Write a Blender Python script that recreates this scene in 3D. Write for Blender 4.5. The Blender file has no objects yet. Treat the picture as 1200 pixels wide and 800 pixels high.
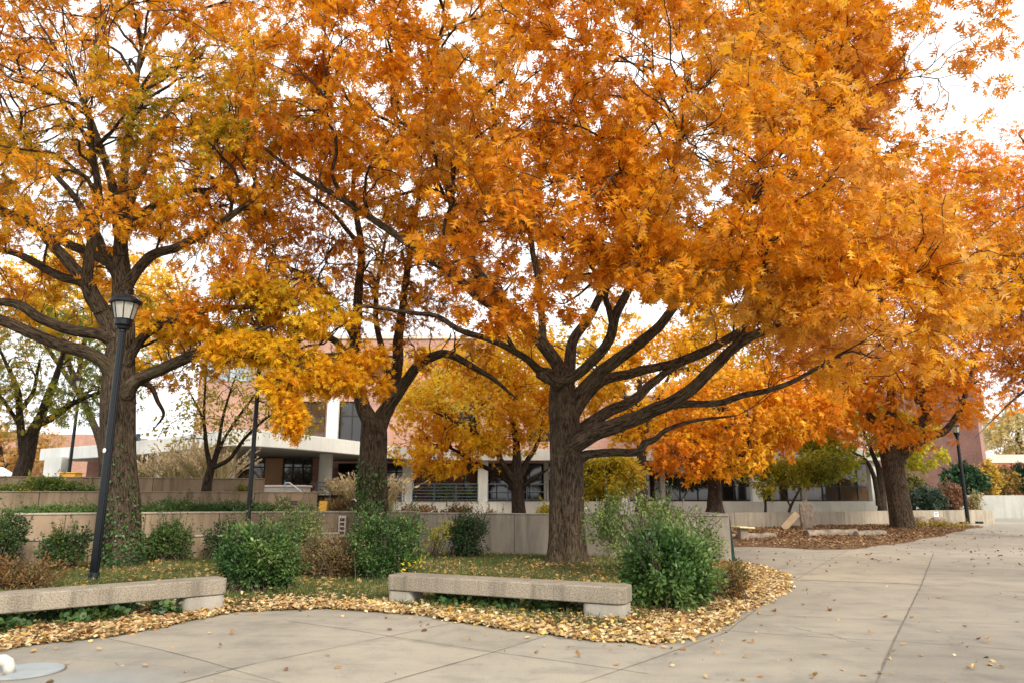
import bpy, math, random
import numpy as np
from mathutils import Vector, Matrix

SEED = 11
rng = np.random.default_rng(SEED)
random.seed(SEED)
scene = bpy.context.scene
COL = scene.collection

# ------------------------------------------------------------------ camera model
F, PITCH, EYE = 840.0, math.radians(12.1), 1.6
CP, SP = math.cos(PITCH), math.sin(PITCH)

def at(px, py, d):
    """world point seen at photo pixel (1200x800) at forward distance d"""
    v = py - 400.0
    fwd = F * CP + v * SP
    up = -v * CP + F * SP
    return np.array([(px - 600.0) / fwd * d, d, EYE + up / fwd * d])

def gnd(px, py, z=0.0):
    v = py - 400.0
    fwd = F * CP + v * SP
    up = -v * CP + F * SP
    d = (EYE - z) * fwd / (-up)
    return np.array([(px - 600.0) / fwd * d, d])

# ------------------------------------------------------------------ object helpers
def thing(name, label, cat, loc=(0, 0, 0), rz=0.0, group=None):
    o = bpy.data.objects.new(name, None)
    o.empty_display_size = 0.2
    COL.objects.link(o)
    o.location = loc
    o.rotation_euler = (0, 0, rz)
    o['label'] = label
    o['category'] = cat
    if group:
        o['group'] = group
    return o

def tag(o, label=None, cat=None, group=None, kind=None):
    if label: o['label'] = label
    if cat: o['category'] = cat
    if group: o['group'] = group
    if kind: o['kind'] = kind
    return o

def mesh_np(name, verts, faces, mat, parent=None, attrs=None, smooth=False):
    verts = np.asarray(verts, dtype=np.float32)
    me = bpy.data.meshes.new(name)
    if not isinstance(faces, list):
        faces = [faces]
    faces = [np.asarray(f, dtype=np.int32) for f in faces if len(f)]
    nl = sum(f.size for f in faces)
    npoly = sum(len(f) for f in faces)
    me.vertices.add(len(verts))
    me.vertices.foreach_set('co', verts.ravel())
    me.loops.add(nl)
    me.loops.foreach_set('vertex_index', np.concatenate([f.ravel() for f in faces]))
    me.polygons.add(npoly)
    counts = np.concatenate([np.full(len(f), f.shape[1], np.int32) for f in faces])
    starts = np.concatenate([[0], np.cumsum(counts)[:-1]]).astype(np.int32)
    me.polygons.foreach_set('loop_start', starts)
    if smooth:
        me.polygons.foreach_set('use_smooth', np.ones(npoly, bool))
    me.update(calc_edges=True)
    if attrs:
        for k, (typ, arr) in attrs.items():
            a = me.attributes.new(k, typ, 'POINT')
            key = 'color' if typ == 'FLOAT_COLOR' else 'vector'
            a.data.foreach_set(key, np.asarray(arr, dtype=np.float32).ravel())
    if mat: me.materials.append(mat)
    o = bpy.data.objects.new(name, me)
    COL.objects.link(o)
    if parent: o.parent = parent
    return o

class MB:
    """collects simple shapes into ONE mesh"""
    def __init__(s):
        s.v, s.f = [], []
    def add(s, vs, fs):
        n = len(s.v)
        s.v += [tuple(p) for p in vs]
        s.f += [tuple(i + n for i in f) for f in fs]
        return s
    def box(s, c, size, rz=0.0, ry=0.0, rx=0.0):
        hx, hy, hz = size[0] / 2, size[1] / 2, size[2] / 2
        M = Matrix.Translation(Vector(c)) @ Matrix.Rotation(rz, 4, 'Z') @ Matrix.Rotation(ry, 4, 'Y') @ Matrix.Rotation(rx, 4, 'X')
        vs = [M @ Vector((x, y, z)) for z in (-hz, hz) for x, y in ((-hx, -hy), (hx, -hy), (hx, hy), (-hx, hy))]
        return s.add(vs, [(3, 2, 1, 0), (4, 5, 6, 7), (0, 1, 5, 4), (1, 2, 6, 5), (2, 3, 7, 6), (3, 0, 4, 7)])
    def prism(s, poly, z0, z1):
        n = len(poly)
        a = sum(poly[i][0] * poly[(i + 1) % n][1] - poly[(i + 1) % n][0] * poly[i][1] for i in range(n))
        if a < 0: poly = poly[::-1]
        vs = [(p[0], p[1], z0) for p in poly] + [(p[0], p[1], z1) for p in poly]
        fs = [tuple(range(n))[::-1], tuple(range(n, 2 * n))]
        fs += [(i, (i + 1) % n, n + (i + 1) % n, n + i) for i in range(n)]
        return s.add(vs, fs)
    def tube(s, pts, rad, n=10, caps=True):
        pts = [Vector(p) for p in pts]
        if not hasattr(rad, '__len__'): rad = [rad] * len(pts)
        up = None
        vs = []
        for i, p in enumerate(pts):
            d = (pts[min(i + 1, len(pts) - 1)] - pts[max(i - 1, 0)]).normalized()
            if up is None:
                up = d.orthogonal().normalized()
            up = (up - d * up.dot(d)).normalized()
            b = d.cross(up)
            for k in range(n):
                a = 2 * math.pi * k / n
                vs.append(p + (up * math.cos(a) + b * math.sin(a)) * rad[i])
        fs = []
        for i in range(len(pts) - 1):
            for k in range(n):
                fs.append((i * n + k, i * n + (k + 1) % n, (i + 1) * n + (k + 1) % n, (i + 1) * n + k))
        if caps:
            fs.append(tuple(range(n))[::-1])
            fs.append(tuple((len(pts) - 1) * n + k for k in range(n)))
        return s.add(vs, fs)
    def lathe(s, prof, c=(0, 0, 0), n=20, ph=0.0):
        vs, fs = [], []
        for r, z in prof:
            for k in range(n):
                a = 2 * math.pi * k / n + ph
                vs.append((c[0] + r * math.cos(a), c[1] + r * math.sin(a), c[2] + z))
        m = len(prof)
        for i in range(m - 1):
            for k in range(n):
                fs.append((i * n + k, i * n + (k + 1) % n, (i + 1) * n + (k + 1) % n, (i + 1) * n + k))
        fs.append(tuple(range(n))[::-1])
        fs.append(tuple((m - 1) * n + k for k in range(n)))
        return s.add(vs, fs)
    def build(s, name, mat, parent=None, smooth=False, bevel=0.0, seg=2):
        me = bpy.data.meshes.new(name)
        me.from_pydata(s.v, [], s.f)
        me.materials.append(mat)
        if smooth:
            me.polygons.foreach_set('use_smooth', [True] * len(me.polygons))
        me.update()
        o = bpy.data.objects.new(name, me)
        COL.objects.link(o)
        if parent: o.parent = parent
        if bevel:
            m = o.modifiers.new('bevel', 'BEVEL')
            m.width = bevel; m.segments = seg; m.limit_method = 'ANGLE'; m.angle_limit = math.radians(40)
        if smooth == 'auto':
            pass
        return o

# ------------------------------------------------------------------ materials
def new_mat(name):
    m = bpy.data.materials.new(name)
    m.use_nodes = True
    nt = m.node_tree
    b = nt.nodes['Principled BSDF']
    return m, nt, b

def N(nt, typ, **kw):
    n = nt.nodes.new(typ)
    for k, v in kw.items():
        if k in n.inputs: n.inputs[k].default_value = v
        else: setattr(n, k, v)
    return n

def ramp(nt, fac, stops):
    r = nt.nodes.new('ShaderNodeValToRGB')
    e = r.color_ramp.elements
    while len(e) > 1: e.remove(e[-1])
    e[0].position, e[0].color = stops[0][0], (*stops[0][1], 1)
    for p, c in stops[1:]:
        x = e.new(p); x.color = (*c, 1)
    nt.links.new(fac, r.inputs[0])
    return r.outputs[0]

def coords(nt, scale=(1, 1, 1), kind='Object'):
    t = nt.nodes.new('ShaderNodeTexCoord')
    mp = nt.nodes.new('ShaderNodeMapping')
    mp.inputs['Scale'].default_value = scale
    nt.links.new(t.outputs[kind], mp.inputs[0])
    return mp.outputs[0]

def noise(nt, vec, scale, detail=4.0, rough=0.6, dist=0.0):
    n = nt.nodes.new('ShaderNodeTexNoise')
    n.inputs['Scale'].default_value = scale
    n.inputs['Detail'].default_value = detail
    n.inputs['Roughness'].default_value = rough
    n.inputs['Distortion'].default_value = dist
    nt.links.new(vec, n.inputs['Vector'])
    return n.outputs[0]

def mix(nt, a, b, fac, blend='MIX'):
    m = nt.nodes.new('ShaderNodeMix')
    m.data_type = 'RGBA'; m.blend_type = blend
    for sock, val in ((m.inputs[6], a), (m.inputs[7], b)):
        if isinstance(val, tuple): sock.default_value = (*val, 1)
        else: nt.links.new(val, sock)
    if isinstance(fac, (int, float)): m.inputs[0].default_value = fac
    else: nt.links.new(fac, m.inputs[0])
    return m.outputs[2]

def bump(nt, h, bsdf, strength=0.3, dist=0.02):
    bm = nt.nodes.new('ShaderNodeBump')
    bm.inputs['Strength'].default_value = strength
    bm.inputs['Distance'].default_value = dist
    nt.links.new(h, bm.inputs['Height'])
    nt.links.new(bm.outputs[0], bsdf.inputs['Normal'])

def plain(name, col, rough=0.6, metal=0.0, var=0.15, scale=8.0, bmp=0.0, spec=0.5):
    m, nt, b = new_mat(name)
    v = coords(nt)
    n = noise(nt, v, scale, 5)
    c = ramp(nt, n, [(0.3, tuple(x * (1 - var) for x in col)), (0.7, tuple(min(1, x * (1 + var)) for x in col))])
    nt.links.new(c, b.inputs['Base Color'])
    b.inputs['Roughness'].default_value = rough
    b.inputs['Metallic'].default_value = metal
    b.inputs['Specular IOR Level'].default_value = spec
    if bmp:
        bump(nt, noise(nt, v, scale * 6, 4), b, bmp, 0.01)
    return m

def concrete_mat(name, base, dark, speck=0.5, streak=0.5, rough=0.85, bumpy=0.35, fine=130):
    m, nt, b = new_mat(name)
    v = coords(nt)
    big = noise(nt, v, 0.7, 6, 0.6)
    c = ramp(nt, big, [(0.3, dark), (0.62, base)])
    if streak:
        vs = coords(nt, (3.0, 3.0, 0.35))
        st = noise(nt, vs, 1.6, 5, 0.65)
        f = ramp(nt, st, [(0.46, (0, 0, 0)), (0.68, (streak,) * 3)])
        c = mix(nt, c, tuple(x * 0.45 for x in dark), f)
    sp = noise(nt, v, fine, 2, 0.7)
    f2 = ramp(nt, sp, [(0.36, (0.62,) * 3), (0.5, (1.0,) * 3), (0.66, (1.3,) * 3)])
    c = mix(nt, c, f2, speck, 'MULTIPLY')
    nt.links.new(c, b.inputs['Base Color'])
    b.inputs['Roughness'].default_value = rough
    b.inputs['Specular IOR Level'].default_value = 0.25
    bump(nt, sp, b, bumpy, 0.01)
    return m

def brick_mat(name, c1, c2, mortar):
    m, nt, b = new_mat(name)
    t = nt.nodes.new('ShaderNodeTexCoord')
    sep = nt.nodes.new('ShaderNodeSeparateXYZ')
    nt.links.new(t.outputs['Object'], sep.inputs[0])
    add = N(nt, 'ShaderNodeMath', operation='ADD')
    nt.links.new(sep.outputs[0], add.inputs[0]); nt.links.new(sep.outputs[1], add.inputs[1])
    cmb = nt.nodes.new('ShaderNodeCombineXYZ')
    nt.links.new(add.outputs[0], cmb.inputs[0]); nt.links.new(sep.outputs[2], cmb.inputs[1])
    br = nt.nodes.new('ShaderNodeTexBrick')
    br.inputs['Scale'].default_value = 1.0
    br.inputs['Brick Width'].default_value = 0.23
    br.inputs['Row Height'].default_value = 0.08
    br.inputs['Mortar Size'].default_value = 0.008
    br.inputs['Color1'].default_value = (*c1, 1)
    br.inputs['Color2'].default_value = (*c2, 1)
    br.inputs['Mortar'].default_value = (*mortar, 1)
    nt.links.new(cmb.outputs[0], br.inputs['Vector'])
    n = noise(nt, coords(nt), 0.6, 5)
    f = ramp(nt, n, [(0.3, (0.78,) * 3), (0.7, (1.15,) * 3)])
    nt.links.new(mix(nt, br.outputs[0], f, 1.0, 'MULTIPLY'), b.inputs['Base Color'])
    b.inputs['Roughness'].default_value = 0.9
    return m

def leaf_mat(name, trans=0.38, rough=0.5):
    m, nt, b = new_mat(name)
    a = nt.nodes.new('ShaderNodeAttribute'); a.attribute_name = 'col'
    nt.links.new(a.outputs['Color'], b.inputs['Base Color'])
    b.inputs['Roughness'].default_value = rough
    b.inputs['Specular IOR Level'].default_value = 0.35
    tr = nt.nodes.new('ShaderNodeBsdfTranslucent')
    nt.links.new(a.outputs['Color'], tr.inputs['Color'])
    mx = nt.nodes.new('ShaderNodeMixShader')
    mx.inputs[0].default_value = trans
    nt.links.new(b.outputs[0], mx.inputs[1]); nt.links.new(tr.outputs[0], mx.inputs[2])
    nt.links.new(mx.outputs[0], nt.nodes['Material Output'].inputs['Surface'])
    return m

def bark_mat(name, ca, cb, lichen=(0.16, 0.14, 0.07), amount=0.3):
    m, nt, b = new_mat(name)
    a = nt.nodes.new('ShaderNodeAttribute'); a.attribute_name = 'bark'
    mp = nt.nodes.new('ShaderNodeMapping')
    mp.inputs['Scale'].default_value = (15, 15, 3.0)
    nt.links.new(a.outputs['Vector'], mp.inputs[0])
    n1 = noise(nt, mp.outputs[0], 2.0, 6, 0.7, 0.15)
    c = ramp(nt, n1, [(0.40, ca), (0.60, cb)])
    nb = noise(nt, mp.outputs[0], 0.35, 4, 0.6, 0.3)
    c = mix(nt, c, ramp(nt, nb, [(0.35, (0.62, 0.6, 0.58)), (0.65, (1.12, 1.1, 1.08))]), 0.85, 'MULTIPLY')
    n2 = noise(nt, coords(nt), 1.3, 4)
    f = ramp(nt, n2, [(0.5, (0, 0, 0)), (0.72, (amount,) * 3)])
    c = mix(nt, c, lichen, f)
    nt.links.new(c, b.inputs['Base Color'])
    b.inputs['Roughness'].default_value = 0.95
    b.inputs['Specular IOR Level'].default_value = 0.15
    bump(nt, n1, b, 1.0, 0.09)
    return m

def glass_mat(name, tint, rough=0.04):
    m, nt, b = new_mat(name)
    n = noise(nt, coords(nt), 0.45, 2)
    c = ramp(nt, n, [(0.35, tuple(x * 0.5 for x in tint)), (0.65, tint)])
    nt.links.new(c, b.inputs['Base Color'])
    b.inputs['Roughness'].default_value = rough
    b.inputs['Specular IOR Level'].default_value = 0.8
    return m

M = {}
M['leaf'] = leaf_mat('autumn leaf', 0.5)
M['shrub_leaf'] = leaf_mat('shrub leaf', 0.22, 0.4)
M['dry_leaf'] = leaf_mat('dry fallen leaf', 0.15, 0.7)
M['grass'] = leaf_mat('grass blade', 0.25, 0.6)
M['bark'] = bark_mat('oak bark', (0.022, 0.016, 0.011), (0.165, 0.122, 0.085))
M['bark_dark'] = bark_mat('dark bark', (0.028, 0.021, 0.016), (0.11, 0.083, 0.062), amount=0.12)
M['stem'] = plain('shrub stem', (0.07, 0.05, 0.035), 0.9)
M['bench'] = concrete_mat('bench aggregate concrete', (0.315, 0.27, 0.21), (0.215, 0.185, 0.143), 1.0, 0.55, bumpy=0.8, fine=55)
M['pedestal'] = concrete_mat('bench pedestal concrete', (0.40, 0.37, 0.32), (0.30, 0.275, 0.235), 0.6, 0.3, bumpy=0.3)
M['wall_tan'] = concrete_mat('tan wall concrete', (0.37, 0.275, 0.187), (0.285, 0.21, 0.14), 0.35, 0.6)
M['wall_grey'] = concrete_mat('grey wall concrete', (0.44, 0.385, 0.305), (0.34, 0.295, 0.23), 0.35, 0.55)
M['wall_pale'] = concrete_mat('pale wall concrete', (0.62, 0.60, 0.54), (0.5, 0.48, 0.43), 0.2, 0.2)
M['wall_far'] = concrete_mat('far grey wall concrete', (0.42, 0.42, 0.39), (0.35, 0.35, 0.325), 0.2, 0.3)
M['white'] = concrete_mat('white painted concrete', (0.78, 0.79, 0.75), (0.68, 0.69, 0.65), 0.15, 0.15, bumpy=0.1)
M['soffit'] = plain('soffit grey', (0.42, 0.40, 0.37), 0.9)
M['brick'] = brick_mat('red brick', (0.36, 0.155, 0.11), (0.28, 0.11, 0.08), (0.38, 0.3, 0.26))
M['brick_pink'] = brick_mat('pale red brick', (0.47, 0.245, 0.18), (0.39, 0.185, 0.13), (0.48, 0.4, 0.34))
M['brick_deep'] = brick_mat('deep red brick', (0.38, 0.10, 0.055), (0.30, 0.075, 0.042), (0.3, 0.2, 0.16))
M['coping'] = plain('pale coping', (0.66, 0.55, 0.47), 0.8)
M['glass_dark'] = glass_mat('dark glass', (0.03, 0.028, 0.025))
M['glass_warm'] = glass_mat('warm tinted glass', (0.10, 0.06, 0.035))
M['glass_sky'] = glass_mat('sky reflection glass', (0.35, 0.45, 0.5))  # reflected sky painted in as a pale blue base colour
M['frame'] = plain('dark bronze frame', (0.03, 0.027, 0.025), 0.5)
M['door_wood'] = plain('warm wooden panel', (0.42, 0.23, 0.11), 0.6)
M['black'] = plain('black painted metal', (0.006, 0.008, 0.011), 0.22, 0.0, 0.2, 5, spec=0.32)
M['rail'] = plain('blue grey metal', (0.10, 0.13, 0.18), 0.45)
M['steel'] = plain('pale steel', (0.4, 0.42, 0.45), 0.4, 0.3)
M['lampglass'] = None
M['paper'] = plain('white plate', (0.8, 0.8, 0.78), 0.5)
M['green_board'] = plain('dark green metal', (0.01, 0.055, 0.045), 0.5)
M['stone'] = plain('brown field stone', (0.27, 0.215, 0.165), 0.95, 0, 0.4, 6, 0.8)
M['log'] = plain('weathered timber', (0.22, 0.18, 0.14), 0.95, 0, 0.45, 5, 0.8)
M['board'] = plain('tan board', (0.42, 0.31, 0.2), 0.8, 0, 0.2, 3)
M['yellow'] = plain('yellow plastic', (0.72, 0.38, 0.05), 0.5)
M['pale_yellow'] = plain('pale yellow stone', (0.62, 0.55, 0.28), 0.8)
M['car'] = plain('white car paint', (0.75, 0.77, 0.78), 0.25)
M['tyre'] = plain('tyre rubber', (0.02, 0.02, 0.02), 0.8)
M['letters'] = plain('dark blue letters', (0.03, 0.06, 0.08), 0.5)

def lampglass():
    m, nt, b = new_mat('frosted lamp glass')
    n = noise(nt, coords(nt, (6, 6, 0.8)), 3, 3)
    c = ramp(nt, n, [(0.3, (0.62, 0.6, 0.5)), (0.7, (0.82, 0.81, 0.74))])
    nt.links.new(c, b.inputs['Base Color'])
    b.inputs['Roughness'].default_value = 0.25
    tr = nt.nodes.new('ShaderNodeBsdfTranslucent')
    nt.links.new(c, tr.inputs['Color'])
    mx = nt.nodes.new('ShaderNodeMixShader'); mx.inputs[0].default_value = 0.5
    nt.links.new(b.outputs[0], mx.inputs[1]); nt.links.new(tr.outputs[0], mx.inputs[2])
    nt.links.new(mx.outputs[0], nt.nodes['Material Output'].inputs['Surface'])
    return m
M['lampglass'] = lampglass()

def paving_mat():
    m, nt, b = new_mat('plaza concrete')
    v = coords(nt)
    big = noise(nt, v, 0.22, 6, 0.6, 0.4)
    c = ramp(nt, big, [(0.3, (0.245, 0.223, 0.183)), (0.5, (0.325, 0.295, 0.24)), (0.68, (0.39, 0.351, 0.282))])
    mid = noise(nt, v, 1.7, 6, 0.65, 0.3)
    f = ramp(nt, mid, [(0.32, (0.74, 0.75, 0.77)), (0.5, (1, 1, 1)), (0.75, (1.12, 1.09, 1.03))])
    c = mix(nt, c, f, 0.9, 'MULTIPLY')
    vs = coords(nt, (0.35, 2.2, 1))
    st = noise(nt, vs, 1.5, 5, 0.6, 0.5)
    f3 = ramp(nt, st, [(0.3, (0.86, 0.86, 0.87)), (0.55, (1, 1, 1))])
    c = mix(nt, c, f3, 0.8, 'MULTIPLY')
    sp = noise(nt, v, 70, 3, 0.7)
    f2 = ramp(nt, sp, [(0.3, (0.7,) * 3), (0.5, (1.0,) * 3), (0.72, (1.2,) * 3)])
    c = mix(nt, c, f2, 0.6, 'MULTIPLY')
    spot = noise(nt, v, 6.5, 2, 0.5)
    f4 = ramp(nt, spot, [(0.68, (1, 1, 1)), (0.76, (0.72, 0.7, 0.66))])
    c = mix(nt, c, f4, 0.7, 'MULTIPLY')
    # fine cracks and grime
    vo = nt.nodes.new('ShaderNodeTexVoronoi'); vo.feature = 'DISTANCE_TO_EDGE'; vo.inputs['Scale'].default_value = 0.33
    wv = nt.nodes.new('ShaderNodeVectorMath'); wv.operation = 'MULTIPLY_ADD'
    nz = nt.nodes.new('ShaderNodeTexNoise'); nz.inputs['Scale'].default_value = 2.2; nz.inputs['Detail'].default_value = 5
    nt.links.new(v, nz.inputs['Vector'])
    nt.links.new(nz.outputs['Color'], wv.inputs[0]); wv.inputs[1].default_value = (.55, .55, 0); nt.links.new(v, wv.inputs[2])
    nt.links.new(wv.outputs[0], vo.inputs['Vector'])
    crk = ramp(nt, vo.outputs['Distance'], [(0.0, (1, 1, 1)), (0.0035, (0, 0, 0))])
    gate = ramp(nt, noise(nt, v, 0.35, 2), [(0.56, (0, 0, 0)), (0.62, (.75,) * 3)])
    c = mix(nt, c, (.13, .12, .10), mix(nt, crk, gate, 1.0, 'MULTIPLY'))
    gr = ramp(nt, noise(nt, v, 22, 3, 0.7), [(0.60, (1, 1, 1)), (0.70, (.8, .78, .75))])
    c = mix(nt, c, gr, .8, 'MULTIPLY')
    # bluish mineral stain spreading from the round cover
    sb = nt.nodes.new('ShaderNodeVectorMath'); sb.operation = 'DISTANCE'
    nt.links.new(wv.outputs[0], sb.inputs[0]); sb.inputs[1].default_value = (-3.45, 6.75, 0.0)
    stn = ramp(nt, sb.outputs['Value'], [(0.0, (.75,) * 3), (0.45, (.55,) * 3), (1.0, (0, 0, 0))])
    c = mix(nt, c, (.29, .31, .31), stn)
    nt.links.new(c, b.inputs['Base Color'])
    b.inputs['Roughness'].default_value = 0.82
    b.inputs['Specular IOR Level'].default_value = 0.3
    bump(nt, sp, b, 0.2, 0.006)
    return m
M['paving'] = paving_mat()

def soil_mat(name, stops, scale=9):
    m, nt, b = new_mat(name)
    v = coords(nt)
    n = noise(nt, v, scale, 8, 0.75, 0.5)
    c = ramp(nt, n, stops)
    nt.links.new(c, b.inputs['Base Color'])
    b.inputs['Roughness'].default_value = 1.0
    b.inputs['Specular IOR Level'].default_value = 0.1
    bump(nt, n, b, 0.8, 0.05)
    return m
M['soil'] = soil_mat('lawn soil', [(0.3, (0.05, 0.05, 0.02)), (0.5, (0.09, 0.09, 0.035)), (0.7, (0.15, 0.125, 0.05))])
M['mulch'] = soil_mat('brown mulch', [(0.3, (0.07, 0.042, 0.025)), (0.5, (0.15, 0.09, 0.05)), (0.72, (0.27, 0.18, 0.10))])
M['joint'] = plain('joint filler', (0.15, 0.13, 0.105), 0.95, 0, 0.35, 3)

# ------------------------------------------------------------------ leaves
def unit(a):
    return a / np.maximum(np.linalg.norm(a, axis=-1, keepdims=True), 1e-9)

# pointed lobes of an oak leaf: x across, y along, z up
OAK_V = np.array([(0, 0, 0), (0, .34, .01), (0, .6, 0), (0, .82, -.05),
                  (-.07, .66, 0), (.07, .66, 0), (0, 1.05, -.14),
                  (-.36, .42, .06), (.36, .42, .06), (-.50, .72, .07), (.50, .72, .07), (-.24, .98, -.02), (.24, .98, -.02)])
OAK_F = np.array([(0, 1, 7), (1, 0, 8), (1, 2, 9), (2, 1, 10), (2, 3, 11), (3, 2, 12), (4, 5, 6)])
# broad leaf with rounded outline
OVAL_V = np.array([(0, 0, 0), (-.27, .3, .05), (.27, .3, .05), (-.25, .66, .03), (.25, .66, .03), (0, 1, -.08), (0, .5, -.03)])
OVAL_F = np.array([(0, 6, 1), (0, 2, 6), (1, 6, 3), (2, 4, 6), (3, 6, 5), (6, 4, 5)])
# small three-lobed leaf for distant trees
TRI_V = np.array([(0, 0, 0), (-.42, .45, .08), (-.1, .5, 0), (.1, .5, 0), (.42, .45, .08), (0, 1, -.1)])
TRI_F = np.array([(0, 2, 1), (0, 4, 3), (0, 3, 2), (2, 3, 5)])
# curled fallen leaf
DRY_V = np.array([(0, 0, .05), (-.3, .25, .18), (.3, .25, .12), (-.33, .7, .2), (.34, .66, .16), (0, 1, .12), (0, .45, 0)])
DRY_F = OVAL_F
BLADE_V = np.array([(-.07, 0, 0), (.07, 0, 0), (.0, 1, .18)])
BLADE_F = np.array([(0, 1, 2)])

def leaf_verts(pos, axis, normal, size, tpl):
    rv = np.random.default_rng(len(pos))
    wx, wz = rv.uniform(.6, 1.2, (len(pos), 1, 1)), rv.uniform(-.6, 3.2, (len(pos), 1, 1))
    axis = unit(axis)
    side = unit(np.cross(axis, normal))
    nrm = np.cross(side, axis)
    s = size[:, None, None]
    T = tpl[None]
    return pos[:, None, :] + s * (T[..., 0:1] * wx * side[:, None] + T[..., 1:2] * axis[:, None] + T[..., 2:3] * wz * nrm[:, None])

def leaves(name, pos, axis, normal, size, col, mat, parent=None, tpl=(OAK_V, OAK_F)):
    tv, tf = tpl
    n, k = len(pos), len(tv)
    V = leaf_verts(pos, axis, normal, size, tv).reshape(-1, 3)
    Fc = (tf[None] + (np.arange(n) * k)[:, None, None]).reshape(-1, tf.shape[1])
    C = np.ones((n, k, 4), np.float32)
    C[:, :, :3] = col[:, None, :]
    return mesh_np(name, V, Fc, mat, parent, {'col': ('FLOAT_COLOR', C.reshape(-1, 4))})

def patch(p, s, seed):
    """smooth 3D noise in 0..1 for colour drift between clumps"""
    r = np.random.default_rng(seed)
    out = np.zeros(len(p))
    for i in range(6):
        w = r.normal(size=3) * s * (1 + 0.6 * i)
        out += np.sin(p @ w + r.uniform(0, 6.28)) / (1 + 0.4 * i)
    return 0.5 + 0.5 * np.clip(out / 2.0, -1, 1)

def pick(palette, n, t, r):
    """palette: list of colours ordered; t in 0..1 chooses along it with jitter"""
    pal = np.array(palette)
    x = np.clip(t + r.normal(0, 0.17, n), 0, 0.999) * (len(pal) - 1)
    i = x.astype(int); f = (x - i)[:, None]
    c = pal[i] * (1 - f) + pal[np.minimum(i + 1, len(pal) - 1)] * f
    return np.clip(c * (1 + r.normal(0, 0.13, (n, 1))), 0.004, 0.9)

PAL_ORANGE = [(.56, .185, .008), (.70, .275, .009), (.79, .345, .010), (.84, .41, .013), (.82, .45, .04), (.80, .51, .15)]
PAL_LEFT = [(.56, .19, .008), (.71, .285, .009), (.79, .355, .011), (.81, .43, .016), (.61, .41, .02), (.29, .29, .022)]
PAL_BROWN = [(.48, .15, .009), (.62, .235, .010), (.73, .31, .012), (.80, .40, .018)]
PAL_GOLD = [(.82, .36, .012), (.87, .44, .014), (.88, .50, .018), (.86, .54, .024), (.66, .52, .03)]
PAL_YELLOW = [(.66, .20, .015), (.80, .36, .018), (.84, .47, .022), (.84, .56, .04), (.84, .66, .14)]
PAL_MAPLE = [(.64, .19, .01), (.78, .275, .013), (.84, .36, .016), (.84, .44, .028)]
PAL_REDOR = [(.62, .18, .007), (.74, .25, .008), (.80, .315, .010), (.80, .39, .016)]
PAL_YG = [(.16, .19, .02), (.32, .30, .025), (.52, .42, .03), (.66, .50, .04)]
PAL_OLIVE = [(.10, .12, .02), (.19, .18, .025), (.34, .24, .03), (.58, .26, .03)]
PAL_GREEN = [(.026, .065, .018), (.05, .115, .028), (.085, .165, .04), (.15, .22, .055)]
PAL_GREEN2 = [(.07, .12, .035), (.12, .19, .045), (.19, .25, .065), (.29, .31, .09)]
PAL_DARK = [(.022, .052, .016), (.036, .08, .022), (.06, .115, .03), (.10, .15, .04)]
PAL_DRY = [(.17, .08, .034), (.32, .16, .06), (.48, .31, .14), (.60, .44, .22), (.46, .28, .12), (.68, .55, .31), (.72, .61, .38), (.66, .42, .09)]
PAL_DRYB = [(.12, .06, .03), (.21, .11, .05), (.32, .19, .09), (.46, .31, .17)]

# ------------------------------------------------------------------ trees
def catmull(P, per=5):
    P = np.asarray(P, float)
    n = len(P)
    out = []
    for i in range(n - 1):
        p0, p1, p2, p3 = P[max(i - 1, 0)], P[i], P[i + 1], P[min(i + 2, n - 1)]
        for t in np.linspace(0, 1, per, endpoint=False):
            out.append(0.5 * ((2 * p1) + (-p0 + p2) * t + (2 * p0 - 5 * p1 + 4 * p2 - p3) * t * t + (-p0 + 3 * p1 - 3 * p2 + p3) * t ** 3))
    out.append(P[-1])
    return np.array(out)

def tubes(curves, radii, sides, rmul=None):
    """curves (N,k,3), radii (N,k) -> verts, quads, bark coords"""
    Nn, k, _ = curves.shape
    d = np.empty_like(curves)
    d[:, 1:-1] = curves[:, 2:] - curves[:, :-2]
    d[:, 0] = curves[:, 1] - curves[:, 0]
    d[:, -1] = curves[:, -1] - curves[:, -2]
    d = unit(d)
    ref = np.where(np.abs(d[:, :1, 2:3]) > 0.8, np.array([1.0, 0, 0]), np.array([0, 0, 1.0]))
    up = np.empty_like(curves)
    u = unit(ref[:, 0] - d[:, 0] * np.sum(ref[:, 0] * d[:, 0], -1, keepdims=True))
    for i in range(k):
        u = unit(u - d[:, i] * np.sum(u * d[:, i], -1, keepdims=True))
        up[:, i] = u
    bi = np.cross(d, up)
    a = np.arange(sides) * 2 * np.pi / sides
    ca, sa = np.cos(a), np.sin(a)
    rr = np.repeat(radii[:, :, None], sides, 2)
    if rmul is not None:
        rr = rr * rmul
    V = curves[:, :, None] + rr[..., None] * (ca[None, None, :, None] * up[:, :, None] + sa[None, None, :, None] * bi[:, :, None])
    seg = np.concatenate([np.zeros((Nn, 1)), np.cumsum(np.linalg.norm(np.diff(curves, axis=1), axis=2), 1)], 1)
    off = (np.arange(Nn) * 1.37 % 7)[:, None, None]
    B = np.stack([np.broadcast_to(ca * 1.0, rr.shape) * rr + off, np.broadcast_to(sa, rr.shape) * rr + off, np.broadcast_to(seg[:, :, None], rr.shape)], -1)
    i0 = np.arange(Nn)[:, None, None] * (k * sides) + np.arange(k - 1)[None, :, None] * sides + np.arange(sides)[None, None, :]
    i1 = np.arange(Nn)[:, None, None] * (k * sides) + np.arange(k - 1)[None, :, None] * sides + ((np.arange(sides) + 1) % sides)[None, None, :]
    Q = np.stack([i0, i1, i1 + sides, i0 + sides], -1).reshape(-1, 4)
    return V.reshape(-1, 3), Q, B.reshape(-1, 3)

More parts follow.
